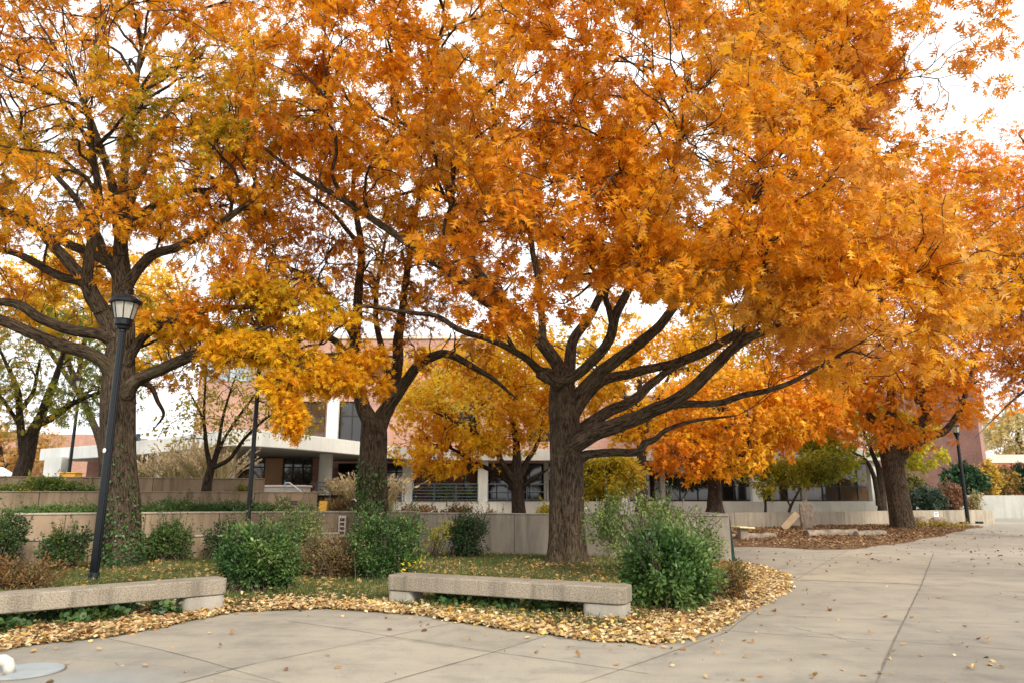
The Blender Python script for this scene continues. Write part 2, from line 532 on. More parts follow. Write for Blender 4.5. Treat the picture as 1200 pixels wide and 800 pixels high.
def sample_ell(ells, n, lo, hi, r):
    """points in shells of ellipsoids (cx,cy,cz,rx,ry,rz,weight)"""
    w = np.array([e[3] * e[4] * e[5] * (e[6] if len(e) > 6 else 1) for e in ells]) ** 0.8
    idx = r.choice(len(ells), n, p=w / w.sum())
    E = np.array([e[:6] for e in ells])[idx]
    d = unit(r.normal(size=(n, 3)))
    rad = (r.uniform(lo ** 3, hi ** 3, n)) ** (1 / 3)
    lump = 1 + 0.16 * np.sin(d @ np.array([5.1, 3.7, 4.3]) + idx) + 0.1 * np.sin(d @ np.array([-7.9, 9.1, 6.0]))
    return E[:, :3] + E[:, 3:] * d * (rad * lump)[:, None]

def grow(nodes, T, k, r, r0f, tipr, bend=0.45, sag=0.0, wob=0.07, rmax=9):
    """connect each target T to the best node of the tree; returns curves, radii"""
    P, D, R = nodes
    base = np.empty(len(T), int)
    for s in range(0, len(T), 400):
        t = T[s:s + 400]
        v = t[:, None] - P[None]
        dist = np.linalg.norm(v, axis=2) + 1e-6
        cos = np.sum(v * D[None], 2) / dist
        base[s:s + 400] = np.argmin(dist * (1.45 - 0.45 * cos) + 0.15, 1)
    c, dr, rp = P[base], D[base], R[base]
    d = np.linalg.norm(T - c, axis=1)
    ctrl = c + (dr * 0.6 + unit(T - c) * 0.5 + np.array([0, 0, 0.15])) * (bend * d)[:, None]
    t = np.linspace(0, 1, k)[None, :, None]
    cur = (1 - t) ** 2 * c[:, None] + 2 * t * (1 - t) * ctrl[:, None] + t ** 2 * T[:, None]
    w1, w2 = unit(r.normal(size=(len(T), 3))), unit(r.normal(size=(len(T), 3)))
    ph = r.uniform(0, 6.28, (len(T), 1, 1))
    cur = cur + (d * wob)[:, None, None] * (np.sin(t * 7 + ph) - np.sin(ph)) * w1[:, None] * np.minimum(1, 3 * t)
    cur = cur + (d * wob * 0.5)[:, None, None] * (np.sin(t * 15 + ph) - np.sin(ph)) * w2[:, None] * np.minimum(1, 3 * t)
    cur[:, :, 2] -= sag * (d[:, None] * np.linspace(0, 1, k)[None] ** 2)
    r0 = np.minimum(np.minimum(rp * 0.72, r0f * d + tipr), rmax)
    tt = np.linspace(0, 1, k)[None]
    rad = r0[:, None] * (1 - tt) ** 0.8 + tipr * tt
    return cur, rad

def nodes_of(cur, rad, skip=1):
    d = np.empty_like(cur)
    d[:, :-1] = np.diff(cur, axis=1); d[:, -1] = d[:, -2]
    d = unit(d)
    return cur[:, skip:].reshape(-1, 3), d[:, skip:].reshape(-1, 3), rad[:, skip:].reshape(-1)

def cat_nodes(*ns):
    return tuple(np.concatenate([n[i] for n in ns]) for i in range(3))

def tree(name, label, cat, limbs, ells, n1, n2, n3, per, size, palette, seed, keep=None, group=None, bark='bark',
         tpl=(OAK_V, OAK_F), bare=0, ztrunk=1.5, tint=None, droop=0.35, sides=22, prune=None, spread=0.13, psc=0.55, knots=(), thick=1.0, gap=.36, gapf=1.1, limb_r=1.0):
    r = np.random.default_rng(seed)
    base = np.array(limbs[0][0][:3], float)
    root = thing(name, label, cat, tuple(base), 0, group)
    VV, QQ, BB = [], [], []
    off = 0
    L0 = []
    for li, lb in enumerate(limbs):
        A = catmull(np.array(lb, float), 8)
        if li: A[:, 3] *= limb_r
        if li:                                                     # let the limb run out into a thin tip
            e = A[-1].copy(); e[:3] += (A[-1, :3] - A[-6, :3]) * .6; e[3] = .012
            A = np.concatenate([A, [e]])
        s_ = np.concatenate([[0], np.cumsum(np.linalg.norm(np.diff(A[:, :3], axis=0), axis=1))])
        m_ = max(6, int(s_[-1] / max(.05, .35 * np.median(A[:, 3]))))
        tt_ = np.linspace(0, s_[-1], m_)
        A = np.stack([np.interp(tt_, s_, A[:, i]) for i in range(4)], 1)
        wv = sum(np.sin(tt_[:, None] * f_ / max(.12, np.median(A[:, 3])) * .5 + r.uniform(0, 6.28, 3)) / (1 + i_) for i_, f_ in enumerate((1.0, 2.1)))
        c = (A[:, :3] + wv * A[:, 3:4] * (.02 if li == 0 else .08) * np.minimum(1, tt_ / .5)[:, None])[None]
        rad = A[:, 3][None].copy()
        nn = 48 if A[0, 3] > 0.3 else (20 if A[0, 3] > 0.1 else 9)
        th = np.arange(nn)[None] * 2 * np.pi / nn
        ph_ = r.uniform(0, 6.28, 6)
        rm = 1 + .035 * np.cos(3 * th + ph_[0] + .4 * tt_[:, None]) + .03 * np.cos(5 * th + ph_[1] - .3 * tt_[:, None])
        if nn > 9: rm = rm + .02 * np.cos(9 * th + ph_[2] + .25 * np.sin(tt_[:, None] * 1.3)) + .016 * np.sin(tt_[:, None] * 2.3 + 2 * th + ph_[3])
        if nn > 20: rm = rm + .016 * np.cos(17 * th + ph_[4] + .5 * np.sin(tt_[:, None] * .9))
        if li == 0: rm = rm * (1 + np.exp(-tt_[:, None] / .16) * (.10 + .16 * np.cos(5 * th + ph_[5]) + .08 * np.cos(8 * th + ph_[1])))
        v, q, b = tubes(c, rad, nn, rm[None])
        VV.append(v); QQ.append(q + off); BB.append(b); off += len(v)
        nd = nodes_of(c, rad, 1)
        if li == 0:
            m = nd[0][:, 2] > base[2] + ztrunk
            nd = tuple(x[m] for x in nd)
        if len(nd[0]): L0.append(nd)
    for kp, kn, kr in knots:                                   # healed branch collars on the trunk
        kn = unit(np.array(kn, float)); s = unit(np.cross(kn, [0, 0, 1.0])); u = np.cross(s, kn)
        aa = np.linspace(0, 2 * np.pi, 25)
        c = (np.array(kp) + np.outer(np.cos(aa), s * kr * 0.62) + np.outer(np.sin(aa), u * kr))[None]
        v, q, b = tubes(c, np.full((1, 25), kr * 0.24), 8)
        VV.append(v); QQ.append(q + off); BB.append(b); off += len(v)
    nodes = cat_nodes(*L0)
    def filt(T):
        return T if keep is None else T[keep(T)]
    T1 = filt(sample_ell(ells, n1, 0.25, 0.85, r))
    c1, r1 = grow(nodes, T1, 9, r, 0.016 * thick, 0.013 * thick, 0.5, 0.0, 0.05, 0.095 * thick)
    nodes1 = cat_nodes(nodes, nodes_of(c1, r1, 2))
    T2 = filt(sample_ell(ells, n2, 0.45, 0.97, r))
    c2, r2 = grow(nodes1, T2, 7, r, 0.012 * thick, 0.008 * thick, 0.5, 0.0, 0.07, 0.045 * thick)
    nodes2 = cat_nodes(nodes1, nodes_of(c2, r2, 2))
    T3 = filt(sample_ell(ells, n3, 0.55, 1.0, r))
    T3 = T3[patch(T3, gapf, seed + 500) > (gap(T3) if callable(gap) else gap)]
    c3, r3 = grow(nodes2, T3, 5, r, 0.006 * thick, 0.0048 * thick, 0.45, 0.06, 0.09, 0.016 * thick)
    long3 = np.linalg.norm(c3[:, -1] - c3[:, 0], axis=1)
    ok = long3 < 2.6
    c3, r3 = c3[ok], r3[ok]
    sets = [(c1, r1, 8), (c2, r2, 5), (c3, r3, 4)]
    if bare:
        e2 = [(e[0], e[1], e[2] - 0.5 * e[5], e[3] * 0.75, e[4] * 0.75, e[5] * 0.55, 1) for e in ells[:1]]
        Tb = sample_ell(e2, bare, 0.2, 1.0, r)
        cb, rb = grow(nodes2, Tb, 6, r, 0.006, 0.004, 0.45, 0.05, 0.12, 0.016)
        okb = np.linalg.norm(cb[:, -1] - cb[:, 0], axis=1) < 2.2
        sets.append((cb[okb], rb[okb], 4))
    for c, rad, s in sets:
        v, q, b = tubes(c, rad, s)
        VV.append(v); QQ.append(q + off); BB.append(b); off += len(v)
    V = np.concatenate(VV) - base
    mesh_np('trunk', V, [np.concatenate(QQ)], M[bark], root, {'bark': ('FLOAT_VECTOR', np.concatenate(BB))}, smooth=True)
    # leaves along the twigs
    def put(cur, n_each, tlo):
        Nn, k, _ = cur.shape
        idx = np.repeat(np.arange(Nn), n_each)
        t = np.clip(r.beta(2.2, 1.0, len(idx)) * (1 - tlo) + tlo, 0, 0.999) * (k - 1)
        i = t.astype(int); f = (t - i)[:, None]
        p = cur[idx, i] * (1 - f) + cur[idx, np.minimum(i + 1, k - 1)] * f
        dr = unit(cur[idx, np.minimum(i + 1, k - 1)] - cur[idx, i])
        return p, dr
    p3, d3 = put(c3, per, 0.25)
    p2, d2 = put(c2, max(2, per // 2), 0.55)
    p, dr = np.concatenate([p3, p2]), np.concatenate([d3, d2])
    n = len(p)
    rnd = unit(r.normal(size=(n, 3)))
    ax = unit(dr * 0.55 + rnd * 0.8 + np.array([0, 0, -droop]))
    p = p + rnd * r.uniform(0.0, spread, (n, 1))
    nm = unit(np.array([0, 0, 0.8]) + r.normal(size=(n, 3)) * 0.75)
    sz = size * r.uniform(0.55, 1.35, n)
    if prune is not None:
        m = prune(p)
        p, ax, nm, sz = p[m], ax[m], nm[m], sz[m]
        n = len(p)
    col = pick(palette, n, patch(p, psc, seed) * 0.8 + 0.08, r)
    if tint is not None:
        col = tint(p, col, r)
    leaves('crown', p - base, ax, nm, sz, col, M['leaf'], root, tpl)
    return root

def L(*pts):
    """limb from photo pixels (px, py, depth, radius)"""
    return [(*at(a, b, d), rr) for a, b, d, rr in pts]

# ================================================================== SETTING: ground
def sheet(name, poly, z, mat, kind='structure'):
    me = bpy.data.meshes.new(name)
    me.from_pydata([(x, y, z) for x, y in poly], [], [tuple(range(len(poly)))])
    me.materials.append(mat); me.update()
    if me.polygons[0].normal.z < 0: me.flip_normals()
    o = bpy.data.objects.new(name, me); COL.objects.link(o)
    o['kind'] = kind
    return o

sheet('plaza_pavement', [(-400, -300), (400, -300), (400, 900), (-400, 900)], 0.0, M['paving'])

# expansion joints of the plaza slabs
def joints():
    lines = [([(252, 787), (300, 777), (380, 761), (452, 746), (527, 730)], .012),
             ([(122, 747), (180, 759), (240, 774), (300, 792), (340, 803)], .010),
             ([(337, 727), (427, 740), (457, 745), (567, 762), (683, 778), (760, 789)], .010),
             ([(410, 812), (450, 800), (567, 767), (640, 745)], .012),
             ([(200, 803), (272, 784), (300, 777)], .012),
             ([(660, 806), (690, 797), (760, 773), (850, 741), (932, 679), (995, 643)], .010),
             ([(1022, 812), (1027, 800), (1036, 778), (1045, 757), (1054, 738), (1062, 722), (1071, 703), (1080, 685), (1094, 648)], .022),
             ([(936, 679), (1075, 684), (1210, 687)], .014),
             ([(845, 738), (925, 744), (1047, 751), (1220, 763)], .009),
             ([(890, 720), (1062, 727), (1220, 733)], .009),
             ([(1000, 660), (1090, 662), (1220, 662)], .012)]
    mb = MB()
    r = random.Random(4)
    for pts, w in lines:
        g = [gnd(*p) for p in pts]
        P = []
        for a, b in zip(g[:-1], g[1:]):
            nseg = max(2, int(np.linalg.norm(b - a) / 0.25))
            for i in range(nseg):
                P.append(a + (b - a) * i / nseg)
        P.append(g[-1])
        vs = []
        for i, p in enumerate(P):
            d = P[min(i + 1, len(P) - 1)] - P[max(i - 1, 0)]
            d = d / (np.linalg.norm(d) + 1e-9)
            nn = np.array([-d[1], d[0]])
            ww = w * (0.3 + 0.35 * r.random())
            j = nn * r.uniform(-.003, .003)
            vs += [(*(p + j - nn * ww), 0.004), (*(p + j + nn * ww), 0.004)]
        mb.add(vs, [(2 * i, 2 * i + 2, 2 * i + 3, 2 * i + 1) for i in range(len(P) - 1)])
    o = mb.build('pavement_joints', M['joint'])
    o['kind'] = 'structure'
joints()

# slabs tinted lighter or darker than the main paving
def slab(px, name='pavement_slab', tint=(1, 1, 1)):
    m = M['paving'].copy()
    nt = m.node_tree
    b = nt.nodes['Principled BSDF']
    src = b.inputs['Base Color'].links[0].from_socket
    nt.links.new(mix(nt, src, tint, 1.0, 'MULTIPLY'), b.inputs['Base Color'])
    sheet(name, [tuple(gnd(*p)) for p in px], 0.002, m)
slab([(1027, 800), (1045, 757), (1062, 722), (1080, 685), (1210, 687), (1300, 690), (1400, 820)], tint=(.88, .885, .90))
slab([(452, 746), (567, 767), (450, 800), (410, 812), (252, 790), (300, 777), (380, 761)], tint=(1.05, 1.045, 1.03))
slab([(527, 730), (452, 746), (567, 763), (640, 745)], tint=(.94, .935, .92))
slab([(936, 679), (1076, 684), (1094, 648), (995, 643)], tint=(1.07, 1.05, 1.01))
slab([(122, 747), (180, 759), (272, 784), (200, 803), (100, 830), (-60, 830), (-60, 760)], tint=(.9, .915, .93))

# ------------------------------------------------------------------ planting beds
def resample(P, n):
    P = np.array(P, float)
    s = np.concatenate([[0], np.cumsum(np.linalg.norm(np.diff(P, axis=0), axis=1))])
    t = np.linspace(0, s[-1], n)
    return np.stack([np.interp(t, s, P[:, i]) for i in range(P.shape[1])], 1)

class Bed:
    def __init__(s, front, back, rise, z0=0.004, wig=0.0, seed=0):
        n = 160
        s.A = resample(front, n)
        if wig:
            rr = np.random.default_rng(seed)
            ph = rr.uniform(0, 6.28, 4)
            tt = np.linspace(0, 1, n)
            w = sum(np.sin(tt * k * 6.28 + ph[i]) / (i + 1) for i, k in enumerate((5, 11, 23, 41))) * wig
            d = np.gradient(s.A, axis=0); d /= np.linalg.norm(d, axis=1, keepdims=True)
            s.A = s.A + np.stack([-d[:, 1], d[:, 0]], 1) * w[:, None]
        s.B = resample(back, n)
        s.rise, s.z0 = rise, z0
    def pt(s, u, w):
        x = np.asarray(u) * (len(s.A) - 1)
        i = np.minimum(x.astype(int), len(s.A) - 2); f = (x - i)[:, None]
        a = s.A[i] * (1 - f) + s.A[i + 1] * f
        b = s.B[i] * (1 - f) + s.B[i + 1] * f
        p = a + (b - a) * np.asarray(w)[:, None]
        dist = np.linalg.norm(b - a, axis=1) * np.asarray(w)
        z = s.z0 + s.rise * (1 - np.exp(-dist / 0.8)) + 0.02 * np.sin(p[:, 0] * 1.7) * np.sin(p[:, 1] * 2.1) * (1 - np.exp(-dist))
        return np.stack([p[:, 0], p[:, 1], z], 1), dist
    def mesh(s, name, mat, kind='structure'):
        n, m = 160, 26
        U, W = np.meshgrid(np.linspace(0, 1, n), np.linspace(0, 1, m) ** 1.6, indexing='ij')
        p, _ = s.pt(U.ravel() * 0.99999, W.ravel())
        i = np.arange(n - 1)[:, None] * m + np.arange(m - 1)[None]
        q = np.stack([i, i + m, i + m + 1, i + 1], -1).reshape(-1, 4)
        o = mesh_np(name, p, [q], mat, smooth=True)
        o['kind'] = kind
        return o
    def sample(s, n, r, wpow=1.0, wmax=1.0, dens=None):
        out = []
        tot = 0
        while tot < n:
            u, w = r.random(4 * n), r.random(4 * n) ** wpow * wmax
            p, d = s.pt(u * 0.9999, w)
            i = (u * 158).astype(int)
            wd = np.linalg.norm(s.B[i] - s.A[i], axis=1)
            acc = r.random(4 * n) < wd / wd.max()
            if dens is not None: acc &= r.random(4 * n) < dens(p, d)
            out.append(p[acc]); tot += acc.sum()
        return np.concatenate(out)[:n]

LOWW = [(-16.0, 13.2), (-13.4, 15.4), (-11.36, 16.7), (-9.5, 17.8), (-7.66, 18.75), (-5.6, 19.5), (-4.6, 19.8)]      # low step wall foot
MAINW = [(-17.0, 14.4), (-14.2, 16.6), (-12.0, 17.9), (-10.0, 18.9), (-8.0, 19.7), (-5.4, 20.35), (-2.57, 20.4), (0.6, 19.45), (5.27, 17.9)]
front_px = [(-330, 818), (-200, 795), (-120, 780), (0, 762), (60, 752), (130, 745), (200, 733), (270, 718), (330, 715), (400, 713), (450, 716), (500, 721),
            (550, 730), (620, 742), (700, 751), (760, 753), (800, 748), (840, 737), (885, 712), (915, 694), (927, 684), (918, 674), (895, 666), (866, 660)]
bed = Bed([gnd(*p) for p in front_px], [(-15.5, 13.6)] + LOWW[1:-1] + MAINW[5:] , 0.07, wig=0.05, seed=3)
bed.mesh('lawn', M['soil'])
isl_front = [(815, 641), (860, 640.5), (900, 641), (960, 643.5), (1000, 643), (1050, 637), (1100, 628), (1135, 619.5), (1152, 617)]
FARW = [(7.0, 34.6), (10.6, 35.1), (12.3, 35.7), (16.0, 37.6), (20.0, 39.4), (24.0, 40.9), (27.4, 41.9)]
isl = Bed([gnd(*p) for p in isl_front], [(7.6, 34.3), (10.6, 34.8), (12.3, 35.4), (16, 37.3), (20, 39.1), (23.2, 40.2)], 0.10, wig=0.08, seed=9)
isl.mesh('mulch_bed', M['mulch'])

# ------------------------------------------------------------------ retaining walls
def offset(P, d):
    P = np.array(P, float)
    t = np.gradient(P, axis=0); t /= np.linalg.norm(t, axis=1, keepdims=True)
    return P + np.stack([-t[:, 1], t[:, 0]], 1) * d

def wall(name, label, pts, z0, z1, panel, mat, thick=0.22, cap=0.0, capmat=None, cat='wall', group=None):
    P = np.array(pts, float)
    s = np.concatenate([[0], np.cumsum(np.linalg.norm(np.diff(P, axis=0), axis=1))])
    n = max(1, round(s[-1] / panel))
    T = np.linspace(0, s[-1], n * 4 + 1)
    R = np.stack([np.interp(T, s, P[:, i]) for i in range(2)], 1)
    base = (float(R[0, 0]), float(R[0, 1]), z0)
    root = thing(name, label, cat, base, 0, group)
    bx = np.array(base[:2])
    Fr, Bk, Md = R - bx, offset(R, thick) - bx, offset(R, 0.03) - bx
    mb, core = MB(), MB()
    for k in range(n):
        a = [Fr[k * 4 + j].copy() for j in range(5)]
        b = [Bk[k * 4 + j].copy() for j in range(5)]
        for q in (a, b):
            d0 = (q[1] - q[0]) / np.linalg.norm(q[1] - q[0]); d1 = (q[3] - q[4]) / np.linalg.norm(q[3] - q[4])
            q[0] += d0 * 0.009; q[4] += d1 * 0.009
        mb.prism([tuple(x) for x in a] + [tuple(x) for x in b[::-1]], -0.1, z1 - z0)
    core.prism([tuple(x) for x in Md] + [tuple(x) for x in (offset(R, thick - 0.03) - bx)[::-1]], -0.12, z1 - z0 - 0.006)
    mb.build('panels', mat, root, bevel=0.008, seg=1)
    core.build('core', M['joint'], root)
    if cap:
        cb = MB()
        c0, c1 = offset(R, -0.03) - bx, offset(R, thick + 0.03) - bx
        cb.prism([tuple(x) for x in c0] + [tuple(x) for x in c1[::-1]], z1 - z0 + 0.003, z1 - z0 + cap)
        cb.build('coping', capmat or mat, root, bevel=0.01, seg=1)
    return root

# split the long wall: tan left stretch and the taller grey right stretch
wall('retaining_wall', 'low tan concrete step wall along the back of the lawn behind the ivy covered oak', LOWW, 0, 0.58, 1.7, M['wall_tan'], cap=0.05, capmat=M['wall_grey'])
wall('retaining_wall', 'tan panelled concrete wall rising directly behind the low step wall on the left', MAINW[:7], 0, 1.13, 1.75, M['wall_tan'], cap=0.05, capmat=M['wall_grey'])
wall('retaining_wall', 'long grey brown concrete wall behind the big oak and the right hand bench', MAINW[6:], 0, 1.10, 2.75, M['wall_grey'], cap=0.04, capmat=M['wall_grey'])
TW = [(-21.0, 15.4), (-16.4, 18.3), (-13.4, 19.9), (-10.6, 21.3), (-8.2, 22.3), (-6.1, 23.0)]
wall('retaining_wall', 'second tan terrace wall with low green plants along its foot', TW, 1.05, 1.68, 1.9, M['wall_tan'], cap=0.04)
TA = [(-23.0, 16.6), (-17.6, 20.0), (-15.0, 21.4), (-12.0, 22.8), (-9.6, 23.8), (-8.2, 24.2)]
wall('retaining_wall', 'topmost tan terrace wall below the pampas grass and white columns', TA, 1.55, 2.12, 1.6, M['wall_tan'], cap=0.04)
wall('retaining_wall', 'long low grey concrete wall behind the mulch bed at far right', FARW, 0, 0.80, 3.4, M['wall_grey'], thick=0.3)
wall('retaining_wall', 'smooth pale grey wall beyond the lamp at the right edge', [(27.0, 50.6), (34.0, 52.4), (50.0, 57.0)], 0, 1.62, 6.0, M['wall_far'], thick=0.3)

sheet('terrace_soil', [*MAINW[:7], (-2.6, 24.0), *TW[::-1]], 1.04, M['soil'])
sheet('terrace_soil', [*[tuple(x) for x in offset(TW, 0.1)], (-5.9, 24.5), *TA[::-1]], 1.58, M['soil'])
sheet('upper_terrace', [(-60, 20.8), (-23.0, 17.0), *[tuple(x) for x in offset(TA, 0.12)], (-8.0, 33.0), (-8.2, 37.0), (-14, 47), (-60, 75)], 1.62, M['pedestal'])
sheet('garden_soil', [(-2.6, 20.55), (0.7, 19.6), (5.3, 18.1), (7.0, 34.7), (10.6, 35.3), (20.0, 39.6), (27.2, 42.0), (27.2, 50), (-8, 44.6), (-5.9, 24.5)], 0.42, M['soil'])

# vertical slot vents set in the walls
def vent(label, px, py, d, w, h, rows, cols, mat_f):
    p = at(px, py, d)
    root = thing('wall_vent', label, 'vent', tuple(p), math.radians(-6))
    mb, hb = MB(), MB()
    mb.box((0, 0, 0), (w, 0.06, h))
    for i in range(rows):
        for j in range(cols):
            hb.box(((j + .5) / cols * w * .8 - w * .4, -0.033, (i + .5) / rows * h * .84 - h * .42), (w * .8 / cols * .82, 0.012, h * .84 / rows * .68))
    mb.build('frame', mat_f, root, bevel=0.006)
    hb.build('slots', M['frame'], root)
vent('upright pale vent with four dark slots in the tan wall', 401, 616, 20.22, 0.20, 0.56, 4, 1, M['coping'])
vent('small tan vent with dark openings near the stair handrail', 345, 588.5, 22.35, 0.30, 0.16, 2, 2, M['wall_tan'])

# ================================================================== BENCHES
def bench(label, A, B, group):
    """A left front, B right front in plan; slab behind that line"""
    A, B = np.array(A), np.array(B)
    d = B - A; ln = np.linalg.norm(d); ang = math.atan2(d[1], d[0])
    root = thing('concrete_bench', label, 'bench', (A[0], A[1], 0), ang, group)
    W = 0.46
    def rrect(x0, x1, y0, y1, r, n=6):
        out = []
        for cx, cy, a0 in ((x1 - r, y0 + r, -90), (x1 - r, y1 - r, 0), (x0 + r, y1 - r, 90), (x0 + r, y0 + r, 180)):
            for i in range(n + 1):
                a = math.radians(a0 + 90 * i / n)
                out.append((cx + r * math.cos(a), cy + r * math.sin(a)))
        return out
    mb = MB().prism(rrect(0, ln, 0, W, 0.11), 0.243, 0.456)
    mb.build('seat', M['bench'], root, bevel=0.018, seg=3)
    for x0, x1 in ((0.02, 0.44), (ln - 0.58, ln - 0.02)):
        MB().prism(rrect(x0, x1, 0.025, W - 0.03, 0.09), -0.05, 0.236).build('pedestal', M['pedestal'], root, bevel=0.012, seg=2)
    return root
bench('weathered concrete bench in front of the big oak trunk', (-1.87, 11.06), (1.42, 9.55), 'concrete benches at the lawn edge')
bench('weathered concrete bench running out of the left edge below the near lamp', (-7.2, 7.76), (-4.0, 10.62), 'concrete benches at the lawn edge')

# ================================================================== LAMPS
def lamp(label, xy, z=0.0, pr=0.10, H=5.55, sticker=False, foot=False):
    root = thing('street_lamp', label, 'street lamp', (xy[0], xy[1], z), 0, 'black lantern lamp posts')
    s = pr / 0.10
    mb = MB()
    # fluted tapered shaft
    n = 48
    vs, fs = [], []
    zs = [0, 0.05, 0.5, 1.5, 2.5, 3.5, H - 0.68]
    for i, zz in enumerate(zs):
        for k in range(n):
            a = 2 * math.pi * k / n
            r = (pr - (pr * 0.22) * zz / H) * (1 - 0.07 * (k % 4 in (0, 1)) )
            vs.append((r * math.cos(a), r * math.sin(a), zz))
    for i in range(len(zs) - 1):
        for k in range(n):
            fs.append((i * n + k, i * n + (k + 1) % n, (i + 1) * n + (k + 1) % n, (i + 1) * n + k))
    mb.add(vs, fs)
    mb.build('pole', M['black'], root)
    MB().lathe([(pr * 1.5, -0.05), (pr * 1.5, 0.05), (pr * 1.25, 0.09), (pr * 1.12, 0.16), (pr * 1.03, 0.17)], n=24).build('base', M['black'], root)
    h0 = H - 0.70
    MB().lathe([(pr * .8, h0 - .10), (pr * .95, h0 - .09), (pr * .95, h0 - .05), (0.115, h0 - .03), (0.13, h0 + .02), (0.165, h0 + .05), (0.17, h0 + .15), (0.18, h0 + .17), (0.16, h0 + .175)], n=24).build('collar', M['black'], root)
    MB().lathe([(0.165, h0 + .172), (0.245, h0 + .50)], n=8, ph=math.pi / 8).build('lamp_shade', M['lampglass'], root)
    for k in range(8):
        a = 2 * math.pi * (k + .5) / 8
        c, sn = math.cos(a), math.sin(a)
        MB().tube([(0.17 * c, 0.17 * sn, h0 + .165), (0.25 * c, 0.25 * sn, h0 + .505)], 0.011, 6).build('rib', M['black'], root)
    MB().lathe([(0.27, h0 + .485), (0.305, h0 + .50), (0.31, h0 + .55), (0.285, h0 + .57), (0.19, h0 + .64), (0.08, h0 + .685), (0.055, h0 + .69)], n=32).build('roof', M['black'], root)
    MB().lathe([(0.05, h0 + .685), (0.03, h0 + .705), (0.045, h0 + .73), (0.038, h0 + .76), (0.008, h0 + .785)], n=16).build('finial', M['black'], root, smooth=True)
    if sticker:
        MB().lathe([(0.045, 0), (0.045, 0.006)], n=20).build('sticker', M['paper'], root)
        st = root.children[-1]
        st.rotation_euler = (math.radians(90), 0, math.radians(-25)); st.location = (-0.035, -pr * 0.94, sticker)
    if foot:
        MB().box((0, 0, 0.04), (1.5, 1.3, 0.16)).build('footing', M['pedestal'], root, bevel=0.02)
        MB().box((0.45, -0.25, 0.18), (0.34, 0.2, 0.12)).build('flood_light', M['black'], root, bevel=0.02)
        MB().box((-0.42, -0.22, 0.17), (0.3, 0.2, 0.1)).build('flood_light', M['black'], root, bevel=0.02)
    return root
lamp('black lantern lamp post standing behind the left bench in front of the ivy clad trunk', gnd(109, 683), 0.03, pr=.082, sticker=2.42)
lamp('slim black lamp post behind the large left shrub, its lantern lost in yellow leaves', (at(289, 630, 18.2)[0], 18.2), 0.05, 0.062)
lamp('dark lamp post far behind the terraces beside the white canopy at far left', (at(80, 560, 34.0)[0], 34.0), 1.62, 0.08)
lamp('black lamp post on a concrete footing at the path edge at far right', gnd(1135, 615.5), 0.0, 0.105, foot=True)

# ================================================================== THE MAIN BUILDING
bld = thing('campus_building', 'long brick building with a white curved canopy on round white columns behind the trees', 'building', (0, 45, 0.42))
def bp(mb, name, mat, parent=bld, **k):
    o = mb.build(name, mat, parent, **k)
    if parent is bld: o.matrix_parent_inverse = Matrix.Translation((0, -45, -0.42))
    return o
FZ, CZ, TZ = 1.25, 3.70, 4.40
can = [(-29, 44.5), (-24.5, 41.6), (-20.5, 38.6), (-17.0, 35.6), (-14.6, 33.2), (-13.2, 31.9), (-12.1, 31.2), (-11.0, 31.7), (-10.1, 33.2), (-9.0, 35.8), (-8.0, 38.5), (-7.2, 41.5), (-5.5, 43.6), (-1.0, 44.3), (8, 44.5), (24.3, 44.5), (24.3, 48.4), (-29, 48.4)]
outer = can[:16]
fas = MB()
inn = [tuple(x) for x in offset(outer, 0.35)]
n = len(outer)
fas.prism(list(outer) + inn[::-1], CZ, TZ)
bp(fas, 'canopy_fascia', M['white'], bevel=0.02)
bp(MB().prism(inn + [(24.3, 48.4), (-29, 48.4)], CZ + 0.12, CZ + 0.30), 'canopy_soffit', M['soffit'])
bp(MB().prism(inn + [(24.3, 48.4), (-29, 48.4)], TZ - 0.22, TZ - 0.1), 'canopy_roof', M['pedestal'])
for px, d in ((190, 36.6), (265, 33.0), (381, 39.6), (478, 45.0), (566, 45.2), (730, 45.2), (885, 45.2), (1024, 45.2)):
    x = at(px, 560, d)[0]
    if px < 400:
        bp(MB().lathe([(0.36, FZ - 0.2), (0.36, CZ + 0.11)], (x, d, 0), 28), 'column', M['white'], smooth=False)
    else:
        bp(MB().box((x, d, (FZ + CZ) / 2), (0.62, 0.5, CZ - FZ + 0.2)), 'column', M['white'], bevel=0.02)
for px in (640, 776, 940):
    x = at(px, 560, 46.6)[0]
    bp(MB().box((x, 46.6, (FZ + CZ) / 2), (0.3, 0.3, CZ - FZ + 0.2)), 'column', M['soffit'])
# white plinth wall under the ground floor
bp(MB().prism([(-7.2, 44.2), (24.3, 44.2), (24.3, 44.6), (-7.2, 44.6)], 0.0, FZ), 'plinth', M['wall_pale'], bevel=0.02)
bp(MB().prism([(-7.0, 44.61), (24.3, 44.61), (24.3, 48.6), (-7.0, 48.6)], 0.8, FZ - 0.02), 'floor_slab', M['pedestal'])
bp(MB().prism([(-17.0, 36.6), (-8.2, 37.2), (-7.1, 44.4), (-7.1, 48.6), (-17.0, 48.6)], 0.9, FZ - 0.01), 'entrance_floor', M['pedestal'])
